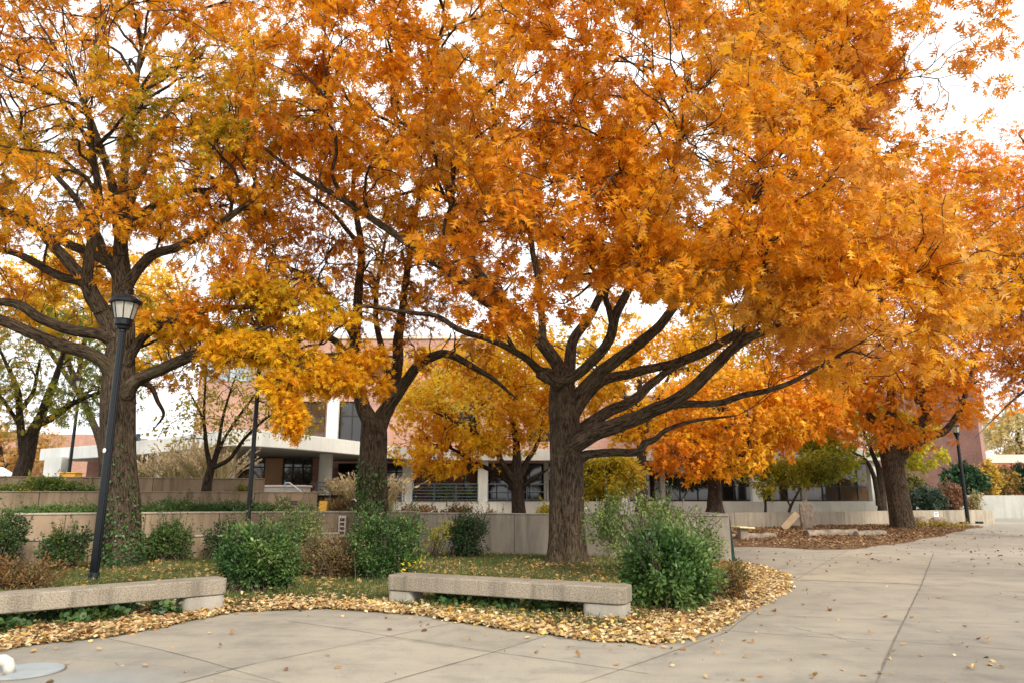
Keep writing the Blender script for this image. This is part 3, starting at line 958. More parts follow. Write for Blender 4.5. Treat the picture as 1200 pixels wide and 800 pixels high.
# ground floor walls
def glazing(x0, x1, y, z0, z1, nb, mat, trans=None, name='window'):
    f = MB()
    t = 0.07
    f.box(((x0 + x1) / 2, y, z0 + t / 2), (x1 - x0, 0.14, t)); f.box(((x0 + x1) / 2, y, z1 - t / 2), (x1 - x0, 0.14, t))
    for i in range(nb + 1):
        x = x0 + (x1 - x0) * i / nb
        f.box((min(max(x, x0 + t / 2), x1 - t / 2), y, (z0 + z1) / 2), (t, 0.139, z1 - z0 - 2 * t))
    if trans: f.box(((x0 + x1) / 2, y, trans), (x1 - x0 - 2 * t, 0.12, t))
    o = bp(f, name, M['frame'])
    g = MB().box(((x0 + x1) / 2, y + 0.02, (z0 + z1) / 2), (x1 - x0 - 0.02, 0.03, z1 - z0 - 0.02))
    pane = g.build('pane', mat, o)
    return o
gy = 48.3
X = lambda px, d: float(at(px, 560, d)[0])
bp(MB().box(((X(488, gy) + X(543, gy)) / 2, gy, (FZ + CZ) / 2), (X(543, gy) - X(488, gy), 0.3, CZ - FZ)), 'brick_pier', M['brick'])
glazing(X(396, gy), X(487.5, gy), gy, FZ, CZ, 4, M['glass_dark'], 3.1)
glazing(X(543.5, gy), X(640, gy), gy, FZ, CZ, 5, M['glass_dark'], 2.6)
glazing(X(640, gy) + 0.01, X(775, gy), gy, FZ, CZ, 6, M['glass_warm'], 2.6)
glazing(X(775, gy) + 0.01, X(900, gy), gy, FZ, CZ, 6, M['glass_dark'], 2.2)
glazing(X(900, gy) + 0.01, 24.0, gy, FZ, CZ, 6, M['glass_warm'], 2.2)
bp(MB().prism([(-28.5, 48.75), (24.2, 48.75), (24.2, 49.55), (-28.5, 49.55)], 0.5, 4.29), 'inner_wall', M['brick'])
# entrance recess, nearer
ey = 42.0
glazing(X(270, ey), X(310, ey), ey, FZ, CZ, 2, M['glass_warm'], 3.2, 'door')
bp(MB().box(((X(310, ey) + X(331, ey)) / 2 + .01, ey, (FZ + CZ) / 2), (X(331, ey) - X(310, ey) - .03, 0.2, CZ - FZ)), 'wooden_panel', M['door_wood'])
glazing(X(331, ey), X(366, ey), ey, FZ, CZ, 3, M['glass_dark'], 3.2, 'door')
bp(MB().box((X(366, ey) + 0.5, ey, (FZ + CZ) / 2), (0.96, 0.2, CZ - FZ)), 'brick_pier', M['brick'])
bp(MB().box((X(240, ey), ey + 0.5, (FZ + CZ) / 2), (X(270, ey) - X(210, ey) - .02, 0.2, CZ - FZ)), 'back_wall', M['wall_far'])
pp = MB().box((X(318, 40.9), 41.9, 2.35), (0.34, 0.01, 0.6))
# notices on the glass
for px in (311.5, 318):
    bp(MB().box((X(px, ey) - .55, ey - .1, 2.3), (0.2, 0.012, 0.5)), 'notice', M['paper'])
# upper storeys
ux0, ux1, uy, ztop = -21.9, 24.3, 49.6, 12.4
ub = MB()
bands = [(4.3, 5.2), (8.0, 8.9), (11.25, 12.4)]
XS = -1.0                                                    # the upper floor stops here
for z0, z1 in bands:
    xe = ux1 if z1 < 9 else XS
    z1 = 8.4 if z0 == 8.0 else z1
    ub.prism([(ux0, uy), (xe, uy), (xe, uy + 9), (ux0, uy + 9)], z0, z1)
ub.prism([(ux0, uy), (XS, uy), (XS, uy + 9), (ux0, uy + 9)], 8.403, 9.35)
wins1 = [(-15.2, -12.9), (-12.3, -9.9), (-5.5, -2.2), (1, 4.4), (7, 10.4), (13, 16.4), (19, 22.4)]
wins2 = [(-21.6, -18.2), (-14.6, -12.2), (-10.9, -8.3), (-5.5, -2.2)]
def piers(wins, z0, z1, xe):
    xs = [ux0] + [v for w in wins for v in w] + [xe]
    for a, b in zip(xs[::2], xs[1::2]):
        if b - a > 0.05: ub.box(((a + b) / 2, uy + 0.3, (z0 + z1) / 2), (b - a, 0.6, z1 - z0))
piers(wins1, 5.2, 8.0, ux1); piers(wins2, 9.35, 11.25, XS)
bp(ub, 'upper_wall', M['brick_pink'])
for i, (a, b) in enumerate(wins1): glazing(a, b, uy + 0.22, 5.2, 8.0, 2, M['glass_warm'] if i < 1 else M['glass_dark'], 7.0)  # first pane's warm colour stands in for the yellow tree's reflection
for i, (a, b) in enumerate(wins2): glazing(a, b, uy + 0.22, 9.35, 11.25, 2, M['glass_sky'] if i == 0 else M['glass_dark'])
bp(MB().box((X(384, uy) + 0.2, uy - 0.2, 6.3), (0.75, 0.36, 3.7)), 'upper_column', M['white'])
bp(MB().prism([(ux0 - .15, uy - .15), (XS + .1, uy - .15), (XS + .1, uy + 9), (ux0 - .15, uy + 9)], ztop + .003, ztop + .25), 'roof_edge', M['coping'])
bp(MB().prism([(XS + .12, uy - .15), (ux1, uy - .15), (ux1, uy + 9), (XS + .12, uy + 9)], 8.403, 8.65), 'roof_edge', M['coping'])
# sign letters standing on the canopy
def text_mesh(s, size, depth):
    cu = bpy.data.curves.new('letters', 'FONT')
    cu.body = s; cu.size = size; cu.extrude = depth; cu.align_x = 'LEFT'
    o = bpy.data.objects.new('letters', cu); COL.objects.link(o)
    bpy.context.view_layer.update()
    me = bpy.data.meshes.new_from_object(o.evaluated_get(bpy.context.evaluated_depsgraph_get()))
    bpy.data.objects.remove(o)
    return me
me = text_mesh('LIB', 0.62, 0.03)
me.materials.append(M['letters'])
lt = bpy.data.objects.new('lettering', me); COL.objects.link(lt); lt.parent = bld
p = at(156.5, 510.5, 38.9)
lt.matrix_parent_inverse = Matrix.Translation((0, -45, -0.42))
lt.location = (p[0], 38.9, TZ + 0.02); lt.rotation_euler = (math.radians(90), 0, math.radians(-38))
# left bright pillar
bp(MB().box((X(62, 42.3), 42.6, (FZ + CZ) / 2 + .05), (1.0, 1.0, CZ - FZ + .1)), 'pillar', M['white'], bevel=0.02)

# railings on the terrace edge
def railing(label, P, z, H=1.08, rows=6):
    base = (P[0][0], P[0][1], z)
    root = thing('railing', label, 'railing', base)
    rel = [(x - base[0], y - base[1]) for x, y in P]
    tot = sum(math.dist(a, b) for a, b in zip(rel[:-1], rel[1:]))
    for a, b in zip(rel[:-1], rel[1:]):
        n = max(1, round(math.dist(a, b) / 1.35))
        for i in range(n + 1):
            q = (a[0] + (b[0] - a[0]) * i / n, a[1] + (b[1] - a[1]) * i / n)
            MB().box((q[0], q[1], H / 2), (0.055, 0.055, H)).build('post', M['rail'], root)
    rb = MB()
    for k in range(rows):
        zz = H - 0.03 - k * (H - 0.15) / (rows - 1)
        for a, b in zip(rel[:-1], rel[1:]):
            rb.tube([(a[0], a[1] - .03, zz), (b[0], b[1] - .03, zz)], 0.028 if k == 0 else 0.02, 8)
    rb.build('rail', M['rail'], root)
railing('blue grey horizontal bar railing between the ivy tree and the white column', [(X(371, 38.2), 38.2), (X(474, 43.9), 43.9)], FZ - .02)
railing('blue grey horizontal bar railing in front of the red brick pier', [(X(484, 44.05), 44.05), (X(560, 44.05), 44.05)], FZ - .02)
railing('blue grey bar railing in front of the dark windows behind the yellow tree', [(X(572, 44.05), 44.05), (X(640, 44.05), 44.05)], FZ - .02, rows=3)

def handrail(label, pts, drop):
    base = pts[0]
    root = thing('stair_handrail', label, 'handrail', tuple(base))
    rel = [Vector(p) - Vector(base) for p in pts]
    MB().tube(rel, 0.025, 8).build('rail', M['steel'], root)
    MB().tube([p - Vector((0, 0, 0.34)) for p in rel], 0.02, 8).build('lower_rail', M['steel'], root)
    for p in (rel[0], rel[len(rel) // 2], rel[-1]):
        MB().tube([p, p - Vector((0, 0, drop))], 0.02, 8).build('post', M['steel'], root)
handrail('pale metal stair handrail sloping down beside the ledge of the entrance', [at(334, 565.5, 27.0), at(339, 565, 26.9), at(350, 573, 26.2), at(365, 587, 25.2), at(366, 591, 25.1)], 0.85)
handrail('short pale metal handrail just left of the ivy covered trunk', [at(411, 586, 23.2), at(415, 584.5, 23.1), at(425, 594, 22.4), at(430, 598, 22.0)], 0.8)
# entrance ledge
p = at(345, 583, 27.6)
le = thing('planter_ledge', 'pale ledge block beside the stair handrail', 'ledge', (p[0], 27.6, 1.0))
MB().box((-1.2, 0.3, 0.45), (3.2, 0.8, 0.9)).build('block', M['wall_pale'], le, bevel=0.02)
MB().box((-1.2, 0.3, 0.945), (3.3, 0.9, 0.08)).build('coping', M['coping'], le, bevel=0.02)

# ================================================================== OTHER BUILDINGS
def low_building(name, label, poly, z0, z1, cap, mat, capmat):
    base = (poly[0][0], poly[0][1], z0)
    root = thing(name, label, 'building', base)
    rel = [(x - base[0], y - base[1]) for x, y in poly]
    MB().prism(rel, -0.3, z1 - z0).build('wall', mat, root)
    cx, cy = np.mean(rel, 0)
    big = [(cx + (x - cx) * 1.01, cy + (y - cy) * 1.01) for x, y in rel]
    MB().prism(big, z1 - z0 + 0.002, z1 - z0 + cap).build('roof_edge', capmat, root)
    return root
low_building('brick_tower', 'tall red brick block with a sunlit corner behind the far right lamp', [(34.6, 62.5), (35.7, 55.0), (37.4, 57.2), (38.0, 70), (34.6, 70)], 0, 11.0, 0.3, M['brick'], M['coping'])
low_building('brick_building', 'low deep red brick building with a pale roof band at the right edge', [(39.5, 66), (70, 66), (70, 80), (39.5, 80)], 0, 4.5, 0.75, M['brick_deep'], M['coping'])
low_building('brick_building', 'low pinkish brick building with a pale roof band at the far left', [(-50, 58), (-33.5, 56.5), (-31.2, 60), (-31.2, 72), (-50, 72)], 1.5, 5.2, 1.1, M['brick_pink'], M['brick_pink'])

# small things in the background
p = at(83, 557, 33.0)
y = thing('skip_bin', 'bright yellow container standing under the white canopy at far left', 'container', (p[0], 33.0, 1.62))
MB().add([(-.3, -.25, 0), (.3, -.25, 0), (.3, .25, 0), (-.3, .25, 0), (-.36, -.3, .95), (.36, -.3, .95), (.36, .3, .95), (-.36, .3, .95)],
         [(3, 2, 1, 0), (0, 1, 5, 4), (1, 2, 6, 5), (2, 3, 7, 6), (3, 0, 4, 7), (4, 5, 6, 7)]).build('body', M['yellow'], y, bevel=0.03)
MB().box((0, 0, .98), (.8, .7, .05)).build('rim', M['yellow'], y, bevel=0.02)

def car(label, loc, rz):
    root = thing('parked_car', label, 'car', loc, rz)
    prof = [(-2.1, .35), (-2.15, .75), (-1.9, .95), (-1.25, 1.0), (-.6, 1.42), (.7, 1.45), (1.35, 1.02), (2.0, .9), (2.15, .7), (2.1, .35)]
    W = .86
    vs = [(x, -W * (0.86 if z > 1.1 else 1), z) for x, z in prof] + [(x, W * (0.86 if z > 1.1 else 1), z) for x, z in prof]
    n = len(prof)
    fs = [tuple(range(n))[::-1], tuple(range(n, 2 * n))] + [(i, (i + 1) % n, n + (i + 1) % n, n + i) for i in range(n)]
    MB().add(vs, fs).build('body', M['car'], root, bevel=0.06, seg=3)
    for sgn in (-1, 1):
        MB().add([(-1.1, sgn * .83, 1.04), (-.55, sgn * .765, 1.38), (.62, sgn * .765, 1.40), (1.15, sgn * .83, 1.05)], [(0, 1, 2, 3)]).build('window', M['glass_dark'], root)
    for x in (-1.35, 1.35):
        for sgn in (-1, 1):
            w = MB().tube([(x, sgn * .72, .33), (x, sgn * .88, .33)], .33, 20).build('wheel', M['tyre'], root)
            MB().tube([(x, sgn * .87, .33), (x, sgn * .895, .33)], .2, 16).build('rim', M['steel'], w)
    return root
p = at(6, 552, 38.0)
car('white parked car half hidden at the left edge behind the dark forked tree', (p[0] - 1.2, 38.0, 1.62), math.radians(15))

p = at(379, 590, 22.6)
y = thing('caution_stand', 'small yellow folding stand beside the stair rails', 'stand', (p[0], 22.6, 1.04))
for s, nm in ((1, 'front_panel'), (-1, 'rear_panel')):
    MB().box((0, -s * 0.08, 0.2), (0.24, 0.02, 0.42), rx=math.radians(-s * 20)).build(nm, M['yellow'], y, bevel=0.006)

p = gnd(861, 657)
gb = thing('green_panel', 'narrow dark green metal panel standing at the end of the grey wall', 'panel', (p[0] - .02, p[1] + .15, 0), math.radians(-14))
MB().add([(-.07, -.35, 0), (.07, -.35, 0), (.07, .35, 0), (-.07, .35, 0), (-.09, -.35, 1.02), (.0, -.35, 1.02), (.0, .35, 1.1), (-.09, .35, 1.1)],
         [(3, 2, 1, 0), (0, 1, 5, 4), (1, 2, 6, 5), (2, 3, 7, 6), (3, 0, 4, 7), (4, 5, 6, 7)]).build('board', M['green_board'], gb, bevel=0.01)
MB().box((0, .0, -.02), (.2, .76, .07)).build('base', M['green_board'], gb)

p = gnd(871, 632, 0.1)
sb = thing('stone_table', 'small pale yellow flat topped slab just right of the green panel', 'slab table', (p[0], p[1], .1))
MB().box((0, 0, .42), (.62, .6, .06), rz=.3, ry=.06).build('top', M['pale_yellow'], sb, bevel=0.02)
MB().box((0, 0, .2), (.3, .26, .4), rz=.2).build('support', M['stone'], sb, bevel=0.05)

def rock(name, label, cat, px, py, d, size, seed, mat='stone', group=None, z=0.1, rz=0):
    r = np.random.default_rng(seed)
    import bmesh
    bm = bmesh.new()
    bmesh.ops.create_icosphere(bm, subdivisions=3, radius=0.5)
    w = r.normal(size=(5, 3)) * 3
    for v in bm.verts:
        n = np.array(v.co)
        k = 1 + sum(0.10 * math.sin(float(w[i] @ n) * (1 + i * .5) + i) for i in range(5))
        q = np.sign(n) * np.abs(n * 2) ** 0.62 * 0.5
        v.co = Vector((q[0] * size[0] * k, q[1] * size[1] * k, q[2] * size[2] * k))
    me = bpy.data.meshes.new(name); bm.to_mesh(me); bm.free()
    me.materials.append(M[mat])
    o = bpy.data.objects.new(name, me); COL.objects.link(o)
    x = at(px, py, d)[0]
    o.location = (x, d, z + size[2] * 0.42); o.rotation_euler = (0, 0, rz)
    tag(o, label, cat, group)
    return o
rock('standing_stone', 'upright brown standing stone in the mulch bed before the far grey wall', 'stone', 944.5, 610, 33.2, (.5, .35, 1.4), 14)
rock('boulder', 'rounded tan boulder right beside the foot of the far right oak', 'boulder', 1079, 616, 36.3, (.55, .5, .55), 5, z=.08)
rock('boulder', 'brown boulder among yellow ground plants between far oak and lamp', 'boulder', 1098, 617, 36.6, (.75, .6, .5), 6, z=.08)
rock('boulder', 'flat brown boulder nearest the footing of the far right lamp', 'boulder', 1113, 619, 36.6, (.65, .6, .38), 8, z=.05)
p = at(929, 612, 32.6)
b = MB().box((0, 0, .40), (.30, .06, .95), ry=math.radians(46)).build('leaning_board', M['board'], bevel=0.01)
b.location = (p[0] - .1, 32.6, .1)
tag(b, 'tan flat board leaning against the standing stone', 'board')
for (x0, y0, x1, y1, r0, lab) in ((826, 630, 862, 629.5, .11, 'short grey timber edging log partly hidden by the green panel'),
                                  (864, 630, 908, 629, .12, 'grey timber edging log below the slab table'),
                                  (945, 627.5, 1003, 626, .17, 'long thick tan timber edging log at the foot of the standing stone'),
                                  (1003, 627.5, 1036, 625.5, .14, 'grey timber edging log close to the far right oak')):
    a, c = gnd(x0, y0, .12), gnd(x1, y1, .12)
    mb = MB()
    rr = random.Random(int(x0))
    pts = [(a[0] + (c[0] - a[0]) * t, a[1] + (c[1] - a[1]) * t, .17 + rr.uniform(-.02, .02)) for t in (0, .2, .4, .6, .8, 1)]
    mb.tube([Vector(q) - Vector(pts[0]) for q in pts], [r0 * rr.uniform(.85, 1.1) for _ in pts], 12)
    o = mb.build('edging_log', M['log'], smooth=False)
    o.location = pts[0]
    tag(o, lab, 'log', 'timber edging logs of the mulch bed')

def plate(label, px, py, d, w, h, rz, rows):
    p = at(px, py, d)
    root = thing('wall_sign', label, 'sign', tuple(p), rz)
    MB().box((0, 0, 0), (w, .02, h)).build('plate', M['paper'], root)
    if rows:
        lb = MB()
        for i, (x0, x1, z) in enumerate(rows): lb.box(((x0 + x1) / 2 * w, -.013, z * h), ((x1 - x0) * w, .005, h * .16))
        lb.build('marks', M['frame'], root)
plate('small white rectangular sign on the far grey wall', 1097, 602, 39.15, .36, .24, math.radians(24), [(-.3, -.05, .15), (.02, .3, .15), (-.28, .1, -.15), (.15, .3, -.15)])

# round cover with a white spout at the lower left corner
g = gnd(28, 787)
cov = thing('utility_cover', 'round pale blue grey cover set in the pavement at the lower left corner', 'cover', (g[0], g[1], 0))
MB().lathe([(.345, .0), (.345, .006), (.33, .008)], n=48).build('rim', M['joint'], cov)
MB().lathe([(.325, .0), (.325, .016), (.315, .018)], n=48).build('lid', plain('pale blue cover', (.30, .335, .345), .6, 0, .12, 6), cov)
g = gnd(6, 790)
sp = thing('drain_spout', 'short white curved spout on the round cover at the lower left corner', 'spout', (g[0], g[1], .018))
MB().tube([(.03, 0, 0), (.03, 0, .05), (.012, 0, .085), (-.03, 0, .105), (-.10, 0, .10)], [.048, .048, .05, .052, .052], 20).build('elbow', M['wall_pale'], sp, smooth=True)
MB().tube([(-.099, 0, .10), (-.103, 0, .10)], .042, 20).build('opening', M['tyre'], sp)

# ================================================================== TREES
def main_keep(T):
    rho = np.hypot(T[:, 0] - 1.3, T[:, 1] - 17.5)
    zmin = 4.9 + 2.9 * np.exp(-(rho / 4.2) ** 2) - 1.1 * np.clip((T[:, 0] - 4.5) / 2, 0, 1)
    return (T[:, 2] > zmin) | (T[:, 1] < 14.2) & (T[:, 2] > 4.4)

def pale_tint(p, c, r):
    """paler peach clumps towards the right of the crown"""
    f = np.clip((patch(p, 0.8, 77) - 0.62) * 3.0, 0, 1) * np.clip((p[:, 0] - 3.5) / 3, 0, 1)
    f = (f * r.random(len(p)))[:, None] * 0.4
    return c * (1 - f) + np.array([.66, .42, .25]) * f

tree('oak_tree', 'large orange pin oak with a thick bare trunk rising behind the right hand bench', 'tree', [
    L((665, 664, 17.5, .56), (665, 652, 17.5, .475), (665, 630, 17.5, .435), (664, 600, 17.5, .415), (664, 560, 17.5, .405), (663, 525, 17.5, .39), (662, 495, 17.5, .36), (660, 468, 17.5, .34), (659, 445, 17.6, .28), (657, 430, 17.7, .2)),
    L((655, 452, 17.3, .2), (645, 438, 17.1, .15), (633, 434, 16.9, .12), (613, 417, 16.6, .095), (580, 400, 16.3, .085), (540, 387, 16.1, .075), (513, 371, 16.0, .065), (487, 367, 15.9, .055), (433, 360, 15.7, .035)),
    L((660, 470, 17.6, .27), (654, 430, 17.7, .21), (633, 400, 17.8, .19), (610, 377, 17.8, .175), (583, 347, 17.8, .165), (560, 320, 17.7, .15), (537, 273, 17.6, .13), (526, 225, 17.5, .11), (507, 173, 17.4, .085), (500, 147, 17.3, .075), (502, 60, 17.0, .05)),
    L((606, 378, 17.6, .15), (585, 362, 17.2, .135), (567, 353, 17.0, .13), (527, 320, 16.5, .12), (480, 287, 16.0, .105), (427, 250, 15.5, .09), (390, 227, 15.2, .075), (343, 200, 14.9, .055), (300, 165, 14.7, .03)),
    L((633, 437, 17.0, .16), (645, 445, 16.75, .15), (660, 447, 16.6, .14), (687, 430, 16.3, .135), (713, 400, 16.0, .13), (723, 367, 15.7, .12), (743, 327, 15.3, .10), (757, 297, 15.0, .085), (775, 240, 14.5, .06), (800, 160, 14.0, .04)),
    L((664, 460, 17.8, .24), (667, 430, 18.0, .19), (672, 400, 18.3, .16), (697, 360, 18.7, .13), (717, 317, 19.1, .115), (727, 280, 19.4, .1), (735, 200, 19.8, .06)),
    L((670, 480, 17.5, .24), (683, 458, 17.4, .2), (710, 430, 17.2, .175), (743, 407, 17.0, .16), (767, 387, 16.8, .14), (790, 360, 16.6, .12), (818, 325, 16.2, .095), (860, 270, 15.6, .065), (910, 190, 15.0, .04)),
    L((668, 492, 17.7, .22), (685, 465, 18.0, .17), (708, 445, 18.3, .15), (744, 436, 18.7, .14), (792, 424, 19.2, .125), (828, 409, 19.6, .11), (853, 395, 19.9, .09), (883, 375, 20.3, .07), (940, 330, 20.8, .045)),
    L((658, 536, 17.4, .27), (681, 514, 17.2, .25), (720, 499, 16.9, .215), (756, 484, 16.6, .19), (786, 472, 16.3, .175), (810, 454, 16.1, .16), (840, 427, 15.8, .14), (868, 400, 15.5, .125), (900, 386, 15.3, .11), (935, 371, 15.0, .08), (990, 350, 14.6, .05), (1050, 330, 14.2, .03)),
    L((668, 512, 17.7, .22), (705, 487, 18.1, .175), (744, 466, 18.5, .145), (768, 445, 18.9, .125), (789, 430, 19.2, .105), (830, 412, 19.7, .085), (880, 385, 20.4, .06)),
    L((780, 474, 16.4, .13), (807, 473, 16.3, .095), (840, 472, 16.2, .085), (870, 463, 16.0, .08), (900, 457, 15.8, .07), (932, 445, 15.5, .055), (985, 415, 15.0, .035)),
    L((674, 540, 17.5, .2), (690, 532, 17.5, .125), (720, 529, 17.6, .115), (748, 529, 17.7, .105), (756, 519, 17.75, .1), (768, 514, 17.8, .08), (783, 502, 17.9, .065), (812, 493, 18.0, .05), (850, 488, 18.1, .03)),
    L((526, 235, 17.5, .09), (505, 222, 17.2, .05), (470, 228, 16.9, .045), (430, 240, 16.6, .035)),
    L((505, 170, 17.4, .08), (490, 163, 17.2, .06), (470, 150, 17.0, .05), (420, 128, 16.7, .04), (365, 130, 16.4, .03)),
    L((543, 285, 17.6, .08), (560, 240, 17.9, .06), (575, 180, 18.1, .05), (580, 120, 18.3, .04)),
    L((636, 398, 17.8, .12), (632, 340, 18.2, .1), (622, 280, 18.6, .085), (612, 200, 19.0, .06)),
    ],
    [(2.9, 16.6, 11.0, 7.3, 6.2, 5.6, 1.0), (7.7, 15.2, 5.6, 2.7, 3.0, 2.1, 1.3), (0.35, 12.7, 6.6, 2.0, 1.7, 2.2, 1.1), (4.2, 12.6, 7.0, 3.0, 1.9, 2.3, 1.2), (-3.6, 14.6, 10.6, 2.6, 2.8, 2.6, .9), (8.6, 18.5, 7.2, 2.3, 2.6, 2.6, .8), (7.9, 17.0, 13.6, 2.5, 3.0, 3.6, 1.0), (-.1, 12.9, 5.3, .8, .6, .6, 4), (1.3, 13.0, 5.9, .8, .6, .5, 3), (3.3, 12.9, 5.8, 1.3, .8, .6, 2.5), (5.6, 13.4, 5.2, 1.2, .8, .6, 2.5)],
    150, 1150, 6200, 21, .20, PAL_ORANGE, 5, keep=main_keep, bare=420, tint=pale_tint, limb_r=.86, gap=lambda T: np.where(T[:, 0] < 0.3, .47, .35), spread=0.14,
    knots=[(at(664, 561, 17.5) + np.array([.26, -.29, 0]), (.66, -.75, 0.05), .155), (at(663, 524, 17.5) + np.array([.16, -.33, 0]), (.4, -.9, 0.2), .14)])

tree('oak_tree', 'orange pin oak with an ivy clad trunk directly behind the near lamp post', 'tree', [
    L((142, 668, 16.6, .50), (143, 655, 16.6, .42), (143, 630, 16.6, .385), (143, 600, 16.6, .375), (140, 540, 16.6, .36), (138, 480, 16.6, .365), (139, 433, 16.6, .34), (143, 387, 16.6, .28), (143, 333, 16.7, .215), (141, 290, 16.8, .165), (146, 250, 16.9, .13), (145, 210, 17.0, .10), (152, 150, 17.0, .09), (165, 60, 17.0, .05)),
    L((136, 440, 16.5, .22), (120, 424, 16.3, .16), (100, 413, 16.1, .145), (60, 400, 15.7, .13), (27, 387, 15.4, .12), (0, 375, 15.2, .11), (-60, 355, 14.8, .07)),
    L((136, 400, 16.5, .2), (118, 392, 16.3, .14), (87, 388, 16.0, .125), (47, 373, 15.6, .11), (20, 357, 15.4, .095), (-30, 352, 15.0, .06)),
    L((136, 398, 16.5, .24), (122, 370, 16.4, .19), (110, 350, 16.3, .18), (97, 327, 16.1, .14), (67, 293, 15.8, .12), (43, 267, 15.5, .11), (20, 253, 15.3, .1), (-30, 240, 14.9, .06)),
    L((102, 334, 16.2, .13), (90, 328, 16.2, .11), (67, 323, 16.3, .1), (33, 303, 16.5, .09), (0, 292, 16.7, .075), (-40, 280, 17.0, .05)),
    L((140, 318, 16.8, .16), (127, 307, 16.9, .125), (90, 290, 17.2, .11), (53, 273, 17.5, .1), (30, 262, 17.8, .075), (-20, 245, 18.2, .05)),
    L((118, 365, 16.3, .17), (103, 330, 16.0, .125), (106, 290, 15.7, .11), (114, 255, 15.4, .1), (115, 225, 15.2, .085), (105, 150, 14.8, .05)),
    L((146, 340, 16.6, .18), (155, 325, 16.5, .13), (177, 300, 16.3, .115), (207, 290, 16.1, .1), (247, 270, 15.8, .085), (275, 250, 15.6, .07), (305, 228, 15.4, .05)),
    L((146, 425, 16.5, .17), (158, 407, 16.4, .115), (173, 390, 16.2, .1), (207, 373, 16.0, .09), (240, 363, 15.8, .075), (293, 360, 15.4, .045)),
    L((146, 462, 16.5, .22), (160, 446, 16.4, .15), (187, 433, 16.2, .13), (217, 420, 16.0, .12), (247, 410, 15.8, .1), (275, 399, 15.6, .075), (310, 385, 15.3, .04)),
    L((147, 265, 16.8, .13), (165, 252, 16.8, .09), (185, 238, 16.7, .08), (215, 226, 16.6, .07), (240, 222, 16.5, .05)),
    L((145, 270, 16.9, .13), (157, 225, 17.2, .1), (172, 190, 17.5, .085), (182, 155, 17.8, .07), (213, 112, 18.1, .05)),
    L((142, 300, 16.7, .13), (132, 220, 16.3, .1), (115, 165, 15.9, .08), (98, 120, 15.5, .055)),
    L((140, 330, 16.8, .13), (90, 235, 17.6, .08), (40, 180, 18.2, .06)),
    L((155, 447, 16.9, .08), (175, 452, 17.2, .06), (185, 470, 17.4, .05), (192, 485, 17.5, .035), (182, 500, 17.6, .015)),
    ],
    [(-10.2, 16.0, 11.4, 5.3, 5.2, 4.5, 1.0), (-13.0, 14.6, 8.3, 2.2, 2.4, 1.3, .8), (-6.6, 16.2, 5.9, 1.9, 1.6, .85, 1.3), (-5.5, 15.8, 6.4, 1.4, 1.2, .6, 2.2), (-7.3, 15.6, 5.5, 1.0, .9, .5, 2), (-8.4, 17.4, 5.6, 1.2, .9, .6, 1.5), (-6.8, 15.6, 8.6, 1.7, 2.2, 1.9, .7), (-8.2, 17.6, 4.5, 1.1, .9, .7, .6), (-11.8, 18.6, 6.6, 2.2, 1.6, 1.2, .5)],
    160, 950, 3900, 17, .165, PAL_LEFT, 21, bare=700, spread=0.13, gap=.43)

def gold_low(p, c, r):
    low = np.clip((7.0 - p[:, 2]) / 1.5, 0, 1) * np.clip((18.2 - p[:, 1]) / 1.5, 0, 1)
    g = pick(PAL_GOLD, len(p), patch(p, 1.2, 31) * .55 + .12 + np.clip((p[:, 2] - 4.9) * .35, 0, .4), r)
    f = low[:, None]
    return c * (1 - f) + g * f

